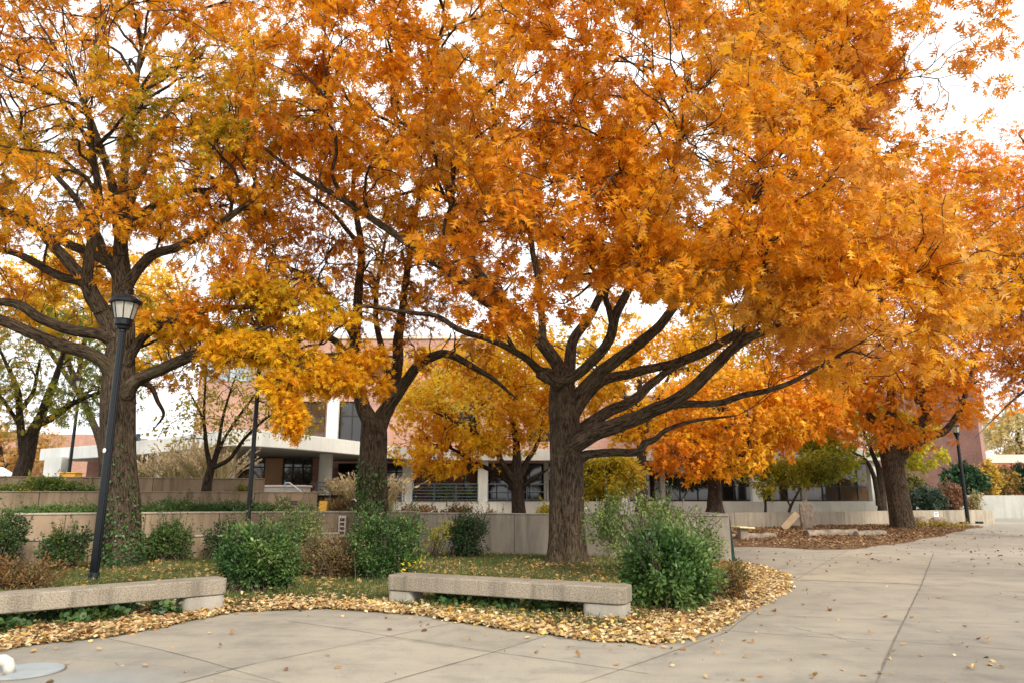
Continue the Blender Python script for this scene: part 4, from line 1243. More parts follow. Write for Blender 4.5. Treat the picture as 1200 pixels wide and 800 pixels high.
tree('oak_tree', 'thinly leaved brown and gold oak with a forked trunk covered in ivy near its foot', 'tree', [
    L((441, 655, 19.3, .46), (440, 630, 19.3, .40), (438, 590, 19.3, .375), (437, 550, 19.3, .36), (438, 515, 19.3, .36), (438, 492, 19.3, .33)),
    L((438, 505, 19.3, .25), (428, 480, 19.3, .2), (422, 460, 19.2, .17), (417, 420, 19.1, .15), (417, 387, 19.0, .135), (421, 333, 19.0, .115), (423, 283, 19.0, .095), (414, 230, 19.0, .07), (420, 140, 19.0, .045)),
    L((441, 502, 19.3, .26), (452, 478, 19.4, .21), (460, 457, 19.5, .19), (465, 425, 19.6, .16), (467, 395, 19.7, .135), (473, 350, 19.8, .11), (480, 300, 19.9, .085), (492, 220, 20.0, .05)),
    L((448, 485, 19.3, .19), (468, 457, 19.1, .15), (490, 428, 18.9, .13), (515, 415, 18.7, .115), (535, 418, 18.5, .1), (555, 430, 18.3, .08), (580, 445, 18.2, .055), (600, 462, 18.1, .03)),
    L((420, 450, 19.2, .13), (408, 418, 18.8, .1), (390, 398, 18.2, .085), (365, 392, 17.3, .07), (340, 405, 16.4, .055), (318, 420, 15.8, .035)),
    L((417, 400, 19.0, .1), (395, 360, 18.6, .075), (370, 330, 18.2, .06), (330, 310, 17.6, .04)),
    L((462, 470, 19.4, .12), (450, 420, 20.0, .09), (440, 360, 20.6, .075), (450, 290, 21.0, .05)),
    L((422, 290, 19.0, .08), (390, 250, 19.6, .06), (350, 220, 20.2, .045)),
    L((336, 408, 16.3, .05), (345, 440, 15.9, .035), (345, 475, 15.7, .025), (336, 505, 15.6, .015)),
    ],
    [(-3.9, 19.4, 9.8, 3.9, 3.4, 4.4, .55), (-5.6, 15.3, 5.9, 1.0, .7, .42, 7), (-4.3, 15.7, 5.5, .95, .7, .42, 7), (-5.8, 15.5, 4.75, 1.0, .6, .38, 7), (-4.6, 15.3, 4.55, .8, .6, .34, 8), (-3.5, 16.3, 4.8, .75, .6, .34, 7), (-4.95, 15.3, 3.95, .5, .4, .4, 8), (-4.0, 15.7, 4.1, .7, .5, .36, 8), (-3.2, 16.2, 4.05, .5, .4, .3, 8), (-4.75, 15.3, 3.2, .34, .32, .42, 9), (-6.0, 18.2, 6.8, 1.6, 1.6, 1.8, .7), (-1.6, 18.4, 5.3, 1.5, 1.2, .9, .5)],
    80, 520, 2700, 13, .15, PAL_BROWN, 33, bare=500, gap=lambda T: np.where(T[:, 2] > 6.6, .46, .38), gapf=1.5, tint=gold_low, spread=0.13, sides=20)

tree('oak_tree', 'leaning deep orange oak rooted in the mulch bed at far right', 'tree', [
    L((1060, 624, 34.9, .62), (1057, 610, 34.9, .53), (1052, 580, 34.9, .49), (1046, 545, 34.9, .47), (1041, 522, 34.9, .43), (1039, 505, 34.9, .3)),
    L((1042, 530, 34.9, .34), (1056, 507, 34.7, .29), (1073, 499, 34.5, .27), (1086, 486, 34.3, .25), (1082, 467, 34.2, .22), (1077, 446, 34.1, .19), (1077, 425, 34.0, .16), (1085, 390, 33.9, .12), (1100, 320, 33.8, .08)),
    L((1050, 545, 34.8, .3), (1062, 528, 34.6, .26), (1087, 511, 34.3, .22), (1108, 504, 34.0, .16), (1125, 480, 33.7, .12), (1135, 450, 33.4, .09), (1150, 400, 33.1, .06)),
    L((1040, 518, 34.9, .3), (1025, 495, 34.8, .2), (1005, 470, 34.7, .15), (980, 450, 34.6, .11), (950, 430, 34.5, .08)),
    L((1041, 512, 35.0, .3), (1045, 460, 35.3, .2), (1040, 400, 35.6, .16), (1030, 330, 35.9, .12), (1030, 220, 36.2, .07)),
    L((1083, 470, 34.2, .15), (1060, 455, 33.8, .1), (1040, 447, 33.4, .07), (1010, 450, 33.0, .05)),
    ],
    [(19.0, 34.3, 12.6, 6.6, 5.0, 6.8, 1.0), (18.6, 33.2, 5.9, 4.4, 3.2, 2.4, 1.3), (14.2, 33.0, 6.8, 2.6, 2.6, 2.2, 1.0), (20.8, 32.4, 4.4, 1.2, 1.2, .9, 1.0), (23.0, 33.0, 13.6, 4.6, 4.0, 5.4, 1.0)],
    130, 900, 4300, 12, .25, PAL_REDOR, 47, spread=0.25, psc=0.3,
    keep=lambda T: (T[:, 2] > np.where(T[:, 0] > 19.6, 4.9, 3.7)))

tree('oak_tree', 'rust coloured oak whose sparse branches reach in from beyond the right edge', 'tree', [
    L((1345, 640, 26.0, .5), (1335, 600, 26.0, .42), (1325, 520, 26.0, .38), (1320, 450, 26.0, .3), (1310, 330, 26.0, .2), (1300, 200, 26.0, .12)),
    L((1322, 470, 26.0, .22), (1280, 440, 25.5, .15), (1230, 440, 25.0, .09), (1195, 462, 24.6, .045), (1170, 485, 24.3, .02), (1150, 505, 24.1, .01)),
    L((1318, 420, 26.0, .2), (1270, 370, 25.4, .13), (1215, 330, 24.8, .09), (1170, 320, 24.3, .05)),
    L((1312, 340, 26.0, .17), (1260, 250, 25.6, .11), (1210, 180, 25.2, .07)),
    ],
    [(20.4, 25.2, 9.4, 3.4, 3.4, 3.6, 1.0), (18.8, 24.6, 6.4, 1.9, 2.0, 2.0, .9)],
    70, 420, 1500, 12, .18, PAL_BROWN, 53, spread=0.2)

# ------------------------------------------------------------------ background trees
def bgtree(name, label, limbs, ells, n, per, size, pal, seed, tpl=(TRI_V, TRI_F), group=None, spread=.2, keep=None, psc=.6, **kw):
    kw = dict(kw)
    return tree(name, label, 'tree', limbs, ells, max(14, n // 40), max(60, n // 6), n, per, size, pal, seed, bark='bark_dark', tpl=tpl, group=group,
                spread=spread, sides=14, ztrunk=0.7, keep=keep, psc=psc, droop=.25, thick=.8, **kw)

bgtree('maple_tree', 'small golden yellow tree between the forked oak and the big oak trunk', [
    L((608, 612, 27.5, .30), (607, 590, 27.5, .25), (606, 568, 27.5, .24), (605, 552, 27.5, .2), (605, 520, 27.5, .14), (598, 480, 27.5, .09), (592, 440, 27.5, .05)),
    L((604, 566, 27.5, .15), (590, 545, 27.2, .11), (576, 521, 27.0, .09), (545, 500, 26.7, .06), (515, 485, 26.4, .04)),
    L((602, 568, 27.5, .13), (585, 555, 27.6, .1), (562, 544, 27.7, .08), (524, 523, 27.8, .05), (495, 520, 27.9, .03)),
    L((607, 562, 27.5, .14), (618, 540, 27.8, .1), (630, 518, 28.0, .08), (640, 480, 28.3, .05)),
    L((609, 572, 27.5, .1), (622, 563, 27.3, .075), (638, 552, 27.0, .04))],
    [(-1.5, 27.6, 4.9, 3.0, 2.7, 2.1, 1), (-2.4, 27.2, 3.2, 1.9, 1.7, .9, 1), (0.4, 27.4, 6.0, 2.0, 2.0, 2.0, 1)], 1700, 13, .2, [(.82, .35, .014), (.88, .46, .016), (.90, .535, .022), (.90, .60, .045), (.88, .69, .16)], 61, keep=lambda T: T[:, 2] > 2.0 + 0.6 * np.exp(-(T[:, 0] - .2) ** 2))
bgtree('maple_tree', 'vivid orange maple behind the large right shrub', [
    L((838, 600, 29.5, .32), (838, 580, 29.5, .27), (837, 560, 29.5, .22), (838, 530, 29.5, .16), (845, 490, 29.5, .1), (850, 450, 29.5, .05)),
    L((837, 570, 29.5, .15), (815, 545, 29.3, .1), (790, 520, 29.1, .06)),
    L((839, 566, 29.5, .15), (865, 540, 29.3, .1), (900, 510, 29.1, .06)),
    L((838, 556, 29.5, .14), (870, 505, 29.8, .09), (900, 460, 30.0, .05))],
    [(8.7, 29.2, 4.7, 3.1, 2.8, 2.2, 1), (6.7, 28.4, 3.2, 1.6, 1.5, 1.2, 1), (11.3, 29.0, 5.0, 2.2, 2.0, 1.6, 1)], 1500, 12, .24, [(.72, .22, .012), (.82, .33, .014), (.86, .42, .02), (.86, .50, .03)], 62)
bgtree('small_tree', 'green and yellow tree with a dark double trunk just left of the far right oak', [
    L((1034, 600, 41, .24), (1033, 575, 41, .2), (1030, 550, 41, .16), (1022, 530, 41, .11), (1010, 500, 41, .06)),
    L((1030, 592, 41, .16), (1026, 565, 41, .13), (1016, 540, 40.8, .09), (1000, 530, 40.6, .05)),
    L((1032, 560, 41, .14), (1042, 530, 41.2, .1), (1055, 505, 41.4, .06))],
    [(20.0, 40.8, 5.2, 3.4, 2.4, 1.6, 1), (17.2, 39.8, 3.3, 2.0, 1.5, .9, .8), (22.8, 40.4, 3.7, 1.3, 1.2, .8, .8), (17.3, 40.4, 5.2, 1.7, 1.5, 1.4, 1)], 900, 11, .28, [(.24, .28, .025), (.42, .42, .03), (.62, .54, .035), (.74, .58, .04)], 63)
bgtree('small_tree', 'slight yellow green sapling on a thin stem before the white plinth', [
    L((897, 601, 36.5, .07), (897, 590, 36.5, .06), (895, 575, 36.5, .05), (892, 555, 36.5, .03)),
    L((897, 588, 36.5, .04), (906, 572, 36.4, .03), (915, 558, 36.3, .02))],
    [(12.4, 36.4, 2.6, 1.2, 1.0, .95, 1)], 420, 10, .16, PAL_YG[1:], 64, tpl=(OVAL_V, OVAL_F))
bgtree('small_tree', 'wider yellow green sapling leaning right beside the standing stone', [
    L((924, 601, 36.5, .07), (928, 590, 36.5, .06), (936, 575, 36.5, .05), (945, 558, 36.5, .03)),
    L((926, 592, 36.5, .04), (918, 578, 36.4, .03), (910, 566, 36.3, .02))],
    [(14.0, 36.5, 2.7, 1.5, 1.0, .85, 1), (15.6, 36.6, 3.0, 1.2, .9, .8, 1)], 520, 10, .16, PAL_YG[:3], 65, tpl=(OVAL_V, OVAL_F))
bgtree('small_tree', 'rounded lemon yellow small tree touching the right side of the big oak trunk', [
    L((712, 606, 26.5, .08), (712, 590, 26.5, .07), (713, 575, 26.5, .05), (714, 555, 26.5, .03)),
    L((711, 594, 26.5, .05), (702, 575, 26.4, .035), (696, 560, 26.3, .02)), L((713, 590, 26.5, .05), (724, 575, 26.5, .035), (732, 562, 26.5, .02))],
    [(3.45, 26.4, 2.35, 1.25, 1.0, .85, 1)], 620, 12, .14, [(.34, .30, .02), (.52, .42, .02), (.64, .50, .03), (.66, .40, .03)], 66, tpl=(OVAL_V, OVAL_F))
bgtree('oak_tree', 'dark forked oak with thin olive leaves on the terrace at far left', [
    L((20, 576, 22.0, .30), (24, 560, 22.0, .235), (31, 538, 22.0, .21), (35, 520, 22.0, .19), (40, 502, 22.0, .16), (47, 490, 22.0, .14), (58, 460, 22.0, .11), (66, 440, 22.0, .09), (78, 400, 22.0, .05)),
    L((30, 535, 22.0, .15), (25, 512, 21.9, .12), (24, 490, 21.8, .1), (21, 460, 21.7, .085), (12, 435, 21.6, .06), (-5, 400, 21.5, .03)),
    L((47, 495, 22.0, .13), (65, 487, 21.8, .1), (85, 472, 21.6, .085), (110, 462, 21.4, .05), (130, 455, 21.2, .03)),
    L((24, 480, 21.8, .08), (38, 460, 21.6, .06), (45, 430, 21.5, .04)), L((24, 500, 21.9, .07), (5, 470, 21.6, .05), (-20, 440, 21.4, .03))],
    [(-14.3, 21.8, 5.6, 2.9, 2.3, 2.0, 1), (-12.5, 21.0, 4.4, 1.4, 1.2, .9, .7)], 420, 11, .17, [(.14, .20, .03), (.22, .28, .04), (.36, .34, .04), (.62, .34, .03)], 67, gap=.42, tpl=(OAK_V, OAK_F))
bgtree('maple_tree', 'bright yellow tree high behind the left oak limbs', [
    L((120, 575, 34.0, .2), (118, 520, 34.0, .17), (90, 450, 34.0, .14), (66, 380, 34.0, .12), (64, 320, 34.0, .06)),
    L((98, 470, 34.0, .11), (50, 400, 33.7, .09), (10, 350, 33.4, .05)), L((90, 450, 34.0, .11), (105, 380, 34.2, .09), (140, 340, 34.4, .05))],
    [(-20.6, 34.0, 11.2, 4.2, 3.0, 2.6, 1), (-17.5, 33.0, 8.5, 1.8, 1.6, 1.6, .8)], 1050, 13, .26, PAL_YELLOW[1:], 68)
bgtree('small_tree', 'slender many stemmed tree with sparse yellow green leaves on the tan terrace', [
    L((241, 582, 23.2, .16), (243, 565, 23.2, .135), (247, 550, 23.2, .12), (250, 542, 23.2, .09), (256, 520, 23.2, .06), (262, 485, 23.2, .045), (276, 440, 23.2, .02)),
    L((247, 552, 23.2, .09), (242, 525, 23.1, .07), (239, 495, 23.0, .05), (227, 468, 22.9, .03)),
    L((249, 548, 23.2, .08), (270, 536, 23.0, .065), (288, 512, 22.8, .05), (312, 490, 22.6, .035), (345, 470, 22.4, .02)),
    L((250, 545, 23.2, .08), (262, 515, 23.3, .05), (285, 480, 23.4, .035), (305, 455, 23.5, .02)),
    L((239, 500, 23.0, .05), (240, 460, 23.0, .035), (243, 420, 23.0, .02))],
    [(-8.9, 23.1, 4.7, 2.0, 1.6, 1.5, 1), (-10.6, 22.8, 3.6, .8, .8, .7, .6), (-6.9, 22.6, 4.0, 1.0, .9, .7, .8)], 340, 7, .12, PAL_YG[1:] + [(.5, .22, .03)], 69, tpl=(OVAL_V, OVAL_F))
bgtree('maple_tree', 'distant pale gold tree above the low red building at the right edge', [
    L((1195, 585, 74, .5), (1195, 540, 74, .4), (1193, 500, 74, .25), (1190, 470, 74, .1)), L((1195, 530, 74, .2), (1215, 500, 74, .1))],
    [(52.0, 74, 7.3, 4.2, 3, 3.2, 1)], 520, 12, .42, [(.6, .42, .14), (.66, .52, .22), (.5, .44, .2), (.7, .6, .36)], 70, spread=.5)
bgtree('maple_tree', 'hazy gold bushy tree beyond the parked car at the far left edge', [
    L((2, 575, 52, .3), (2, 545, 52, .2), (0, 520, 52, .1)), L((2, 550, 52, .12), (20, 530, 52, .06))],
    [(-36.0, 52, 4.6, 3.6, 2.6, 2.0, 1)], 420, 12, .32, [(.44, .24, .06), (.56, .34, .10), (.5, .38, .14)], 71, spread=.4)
bgtree('maple_tree', 'golden tree glowing through the middle of the big oak branches', [
    L((752, 600, 37.0, .32), (752, 540, 37.0, .24), (750, 470, 37.0, .16), (748, 400, 37.0, .08)), L((752, 500, 37, .14), (720, 440, 36.7, .07)), L((752, 500, 37, .14), (790, 430, 36.7, .07))],
    [(6.8, 37.0, 7.4, 4.3, 2.8, 3.2, 1), (0.6, 37.5, 8.4, 3.0, 2.0, 2.6, .9), (-4.2, 38.0, 7.6, 2.4, 1.8, 2.0, .7), (11.4, 37.6, 9.4, 2.8, 2.2, 2.8, .8)], 2400, 12, .28, [(.78, .36, .016), (.84, .46, .02), (.86, .54, .026), (.84, .60, .05)], 72)

# ================================================================== SHRUBS
def shrub(name, label, c, ells, n, per, size, pal, seed, shoots=0, tpl=(OVAL_V, OVAL_F), group=None, cat='shrub', stems=60, base_r=.25, psc=2.5, mat='shrub_leaf', up=.55):
    """c base point; ells relative (x,y,z,rx,ry,rz)"""
    r = np.random.default_rng(seed)
    c = np.array(c, float)
    root = thing(name, label, cat, tuple(c), 0, group)
    T = sample_ell([(e[0], e[1], e[2], e[3], e[4], e[5]) for e in ells], n, .6, 1.06, r)
    T = T[(T[:, 2] > 0.03) & (patch(T + c, 3.2, seed + 40) > .3)]
    T = T + r.normal(0, .03, T.shape)
    T = T[T[:, 2] > 0.02]
    if shoots:
        S = sample_ell(ells, shoots, .9, 1.02, r); S = S[S[:, 2] > ells[0][2]]
    k = min(stems, len(T))
    tgt = T[r.choice(len(T), k, replace=False)]
    b = np.stack([r.normal(0, base_r, k), r.normal(0, base_r, k), np.full(k, -.04)], 1)
    t = np.linspace(0, 1, 6)[None, :, None]
    ctrl = b * .6 + tgt * .4 + np.array([0, 0, .25]) * tgt[:, 2:3]
    cur = (1 - t) ** 2 * b[:, None] + 2 * t * (1 - t) * ctrl[:, None] + t ** 2 * tgt[:, None]
    rad = np.linspace(.011, .004, 6)[None] * np.ones((k, 1))
    V, Q, B = tubes(cur, rad, 4)
    qs, vs = [Q], [V]
    P, D, Z = [], [], []
    idx = np.repeat(np.arange(len(T)), per)
    ctr = np.array(ells[0][:3]) * np.array([1, 1, .6])
    out = unit(T - ctr)
    rn = unit(r.normal(size=(len(idx), 3)))
    P.append(T[idx] + rn * r.uniform(.01, .10, (len(idx), 1)))
    D.append(unit(out[idx] * .7 + rn * .9 + np.array([0, 0, .15]))); Z.append(r.uniform(.7, 1.25, len(idx)))
    # inner leaves
    ni = len(idx) // 4
    Ti = sample_ell(ells, ni, .2, .75, r); Ti = Ti[Ti[:, 2] > .05]
    P.append(Ti); D.append(unit(r.normal(size=(len(Ti), 3)))); Z.append(r.uniform(.7, 1.2, len(Ti)))
    if shoots and len(S):
        o2 = unit(unit(S - ctr) * .5 + np.array([0, 0, .8]) + r.normal(size=S.shape) * .25)
        ln = r.uniform(.18, .5, (len(S), 1))
        s0 = S - o2 * .15
        t6 = np.linspace(0, 1, 6)[None, :, None]
        sc = s0[:, None] + o2[:, None] * (ln[:, None] + .15) * t6
        V2, Q2, _ = tubes(sc, np.linspace(.006, .003, 6)[None] * np.ones((len(S), 1)), 4)
        qs.append(Q2 + len(V)); vs.append(V2)
        i2 = np.repeat(np.arange(len(S)), 16)
        f = r.uniform(.1, 1, (len(i2), 1))
        rr_ = unit(r.normal(size=(len(i2), 3)))
        P.append(s0[i2] + o2[i2] * (ln[i2] + .15) * f + rr_ * .015); D.append(unit(rr_ + o2[i2] * .7)); Z.append(r.uniform(.6, 1.05, len(i2)))
    P, D, Z = np.concatenate(P), np.concatenate(D), np.concatenate(Z)
    mesh_np('stems', np.concatenate(vs), [np.concatenate(qs)], M['stem'], root)
    nm = unit(np.array([0, 0, up]) + r.normal(size=P.shape) * .5 + unit(P - ctr) * .5)
    col = pick(pal, len(P), patch(P + c, psc, seed) * .8 + .1, r)
    leaves('foliage', P, D, nm, size * Z, col, M[mat], root, tpl)
    return root

def gz(px, py, z=0.05):
    g = gnd(px, py, z); return (g[0], g[1], z)

c = gz(783, 712)
shrub('shrub', 'dense glossy green shrub covering the right end of the bench', c, [(0.05, 0, .52, .56, .55, .53), (-.10, .05, .70, .40, .4, .36), (.28, .1, .38, .38, .36, .38), (-.26, -.05, .34, .34, .34, .34)], 1400, 11, .062, PAL_GREEN, 81, shoots=140)
c = gz(752, 678)
shrub('shrub', 'taller loose grey green shrub with upright shoots behind the dense right shrub', c, [(-.1, 0, .86, .8, .6, .72), (-.5, .2, 1.02, .42, .42, .4), (.5, .1, .78, .7, .55, .6), (1.1, .1, .58, .45, .4, .5)], 1050, 9, .058, PAL_GREEN2, 82, shoots=150)
c = gz(843, 700)
shrub('shrub', 'small rusty low bush at the right flank of the dense green shrub', c, [(0, 0, .28, .42, .4, .3)], 330, 7, .05, [(.06, .08, .02), (.16, .11, .03), (.34, .16, .04)], 83)
c = gz(300, 693)
shrub('shrub', 'broad dark green shrub with one brown twig at the right end of the left bench', c, [(-.02, 0, .48, .5, .5, .48), (.26, .05, .42, .36, .36, .4), (-.34, .15, .6, .33, .33, .36)], 1300, 11, .06, PAL_GREEN, 84, shoots=150)
c = gz(318, 668)
shrub('shrub', 'loose olive green shrub rising behind the broad dark shrub', c, [(.15, 0, .6, .6, .5, .5), (.55, .1, .75, .4, .4, .42), (-.45, 0, .5, .4, .4, .4)], 800, 9, .056, PAL_GREEN2, 85, shoots=110)
c = gz(449, 678)
shrub('shrub', 'feathery mid green shrub at the foot of the forked oak', c, [(0, 0, .5, .58, .5, .55), (.35, .1, .62, .42, .4, .5), (-.25, .1, .7, .4, .4, .45)], 1250, 10, .052, PAL_GREEN[:3] + PAL_GREEN2[2:3], 86, shoots=130)
c = gz(378, 678)
shrub('shrub', 'reddish brown fading low shrub between the two green shrubs', c, [(0, 0, .38, .5, .45, .38), (.35, .2, .3, .35, .35, .3)], 620, 8, .05, [(.08, .08, .03), (.14, .10, .04), (.20, .12, .05), (.17, .16, .06)], 87, shoots=60)
c = gz(547, 654)
shrub('shrub', 'small dark green shrub against the grey wall left of the big oak', c, [(0, 0, .5, .45, .4, .5)], 560, 9, .06, PAL_DARK, 88, shoots=70)
c = gz(73, 668)
shrub('shrub', 'dark shrub flecked with orange leaves left of the near lamp post', c, [(0, 0, .38, .46, .38, .38), (.1, .05, .6, .34, .3, .26)], 620, 9, .065, PAL_DARK + [(.05, .08, .02), (.40, .21, .03)], 89, shoots=50, psc=4)
c = gz(193, 659)
shrub('shrub', 'rounded dark green shrub right of the ivy clad trunk', c, [(0, 0, .38, .54, .42, .38), (.08, .1, .65, .36, .34, .3)], 700, 9, .062, PAL_DARK[1:] + PAL_GREEN[2:3], 90, shoots=60)
c = gz(262, 656)
shrub('shrub', 'narrow dark shrub against the step wall behind the thin lamp post', c, [(0, 0, .42, .4, .35, .42)], 460, 9, .06, PAL_DARK, 91, shoots=40)
c = gz(2, 668)
shrub('shrub', 'dark grey green shrub cut off by the left edge of the lawn', c, [(-.1, 0, .6, .4, .4, .55)], 520, 9, .06, PAL_DARK, 92, shoots=40)
c = gz(18, 690)
shrub('shrub', 'low rusty brown tuft behind the left bench near the left edge', c, [(0, 0, .22, .75, .4, .27)], 420, 7, .05, [(.09, .06, .025), (.18, .09, .03), (.26, .14, .05), (.10, .09, .03)], 93)
c = gz(250, 645)
shrub('shrub', 'pale yellow sprig growing beside the rounded dark shrub', (c[0] - .0, c[1] - .3, .05), [(0, 0, .75, .18, .15, .22)], 60, 7, .07, [(.55, .45, .08), (.66, .56, .16)], 94, stems=10, base_r=.05)
c = gz(486, 690)
shrub('shrub', 'bright yellow sprig at the left end of the right hand bench', (c[0] - .12, c[1], .05), [(0, 0, .25, .16, .12, .2), (.14, 0, .44, .12, .1, .1)], 16, 5, .07, [(.60, .46, .03), (.70, .56, .06)], 95, stems=10, base_r=.04)
c = gz(510, 655)
shrub('shrub', 'airy yellowish twigs between the feathery shrub and the grey wall', c, [(0, 0, .45, .3, .2, .35), (.25, 0, .7, .2, .15, .2)], 90, 6, .06, [(.30, .30, .04), (.52, .46, .06)], 96, stems=20, base_r=.08)

# plants on the terraces
def low_plants(pts, label_list, z, size, pal, seed, h=.28, w=.55, group=None):
    for i, ((px, py, d, ww, hh), lab) in enumerate(zip(pts, label_list)):
        x = at(px, py, d)[0]
        shrub('low_plant', lab, (x, d, z), [(0, 0, hh * .45, ww, ww * .6, hh * .6)], int(260 * ww / .5), 8, size, pal, seed + i, shoots=12, group=group, cat='plant', stems=16)
low_plants([(42, 596, 18.9, .7, .22), (78, 595, 19.1, .75, .25), (108, 595, 19.4, .5, .22), (122, 594, 19.5, .28, .34)],
           ['low pale green ground plant at the left end of the second terrace', 'wide low green plant under the second tan wall', 'low leafy green plant close to the ivy trunk on the second terrace', 'small dark upright plant just left of the ivy clad trunk'],
           1.05, .06, PAL_GREEN[1:] + PAL_GREEN2[1:2], 101)
low_plants([(172, 597, 20.3, .6, .2), (205, 592, 20.6, .7, .36), (240, 594, 20.8, .6, .26), (275, 592, 21.0, .6, .32), (310, 594, 21.2, .6, .28), (345, 592, 21.3, .7, .34)],
           ['flat green plant right of the ivy trunk on the terrace', 'tallest bushy green plant on the terrace above the rounded dark shrub', 'low green plant left of the thin lamp post on the terrace', 'green bushy plant just left of the thin lamp post foot', 'low spreading green plant right of the thin lamp post', 'green mounded plant under the small tan vent'],
           1.05, .06, PAL_GREEN[1:], 111)
low_plants([(8, 568, 20.2, .45, .25), (48, 566, 21.0, .5, .45), (66, 568, 21.2, .6, .4), (90, 570, 21.5, .5, .24)],
           ['dark leafy plant at the left edge of the upper terrace', 'yellow green bushy plant touching the dark forked oak', 'dark green leafy plant right of the dark forked oak', 'small sparse green plant nearest the lamp on the upper terrace'],
           1.6, .07, PAL_GREEN[1:] + [(.2, .22, .03), (.46, .42, .04)], 121)
low_plants([(278, 575, 24.0, .35, .3)], ['yellow green plant with a red tint on the top tan terrace'], 1.6, .06, PAL_YG[:3], 131)
low_plants([(490, 596, 24.5, .7, .62), (535, 594, 24.5, .55, .66), (465, 596, 23.5, .5, .4), (575, 598, 24.5, .4, .4)],
           ['dry reddish vine like bush above the long grey wall', 'upright thin green and red plant above the long grey wall', 'olive bushy plant just right of the ivy covered trunk', 'small withered plant left of the golden tree'],
           .6, .07, [(.10, .12, .03), (.22, .14, .05), (.36, .16, .07), (.40, .24, .12)], 135)
low_plants([(660 - 12, 592, 25.5, .5, .5), (780, 600, 27, .5, .3)], ['pale yellow green bush left of the big oak trunk above the wall', 'low pale plant behind the loose right shrub'], .75, .08, PAL_YG[1:], 141)
low_plants([(390, 590, 23.4, .6, .36), (415, 592, 23.2, .5, .4)], ['brown and red leafy plant beside the yellow stand', 'dry brown plant left of the ivy trunk beside the short handrail'], 1.06, .06, [(.12, .10, .03), (.26, .13, .05), (.42, .24, .10), (.3, .26, .06)], 145)
low_plants([(1090, 620, 36.4, .8, .16), (1117, 620, 36.8, .8, .14), (1070, 619, 36.2, .4, .2)], ['yellow ground plant between the two round boulders', 'thin yellow ground plant nearest the far right lamp', 'yellow green ground plant at the foot of the far right oak'], .1, .08, [(.3, .24, .03), (.5, .38, .05), (.34, .18, .04)], 148)

def far_shrub(label, px, d, z, rx, h, pal, seed, size=.13, n=700):
    x = at(px, 570, d)[0]
    shrub('shrub', label, (x, d, z), [(0, 0, h * .5, rx, rx * .8, h * .52)], n, 8, size, pal, seed, shoots=40, psc=1.2, stems=40)
far_shrub('round dark green bush in front of the tall brick block', 1130, 54.5, 1.55, 1.4, 2.2, [(.02, .06, .025), (.04, .10, .04), (.07, .14, .06)], 151, .2, 900)
far_shrub('grey green bush on the far low wall left of the red twiggy bush', 1084, 42.5, .6, .85, 1.35, [(.04, .08, .05), (.08, .13, .09), (.14, .2, .15)], 152, .13)
far_shrub('reddish twiggy bush on the far low wall behind the lamp', 1110, 42.8, .6, .85, 1.6, [(.10, .12, .06), (.30, .14, .08), (.42, .22, .13)], 153, .12, 520)
far_shrub('small straw coloured tuft just right of the far right lamp', 1140, 43.2, .7, .45, .9, [(.4, .33, .14), (.5, .42, .2)], 154, .12, 160)
far_shrub('yellow orange climber glowing at the corner of the tall brick block', 1158, 55.3, 1.5, .8, 2.6, [(.55, .38, .05), (.7, .5, .1), (.7, .34, .04)], 155, .18, 420)
far_shrub('brown and yellow bush before the low red building', 1176, 56.8, 1.55, 1.3, 2.1, [(.14, .11, .03), (.32, .2, .04), (.5, .34, .06)], 156, .17, 460)
far_shrub('small dark conical evergreen at the right edge on the pale grey wall', 1198, 58.0, 1.55, .9, 2.4, [(.012, .05, .025), (.025, .08, .035)], 157, .15, 520)
far_shrub('olive bush between far right oak and brick block', 1064, 44.0, .8, 1.0, 2.0, [(.10, .11, .03), (.24, .22, .04)], 158, .13, 420)
far_shrub('clipped pale green shrub behind the railing before the red brick pier', 520, 46.0, FZ - .02, .95, 1.0, PAL_GREEN2, 159, .1, 420)
far_shrub('second pale green shrub behind the railing right of the red brick pier', 556, 46.2, FZ - .02, .75, .9, PAL_GREEN2, 160, .1, 300)

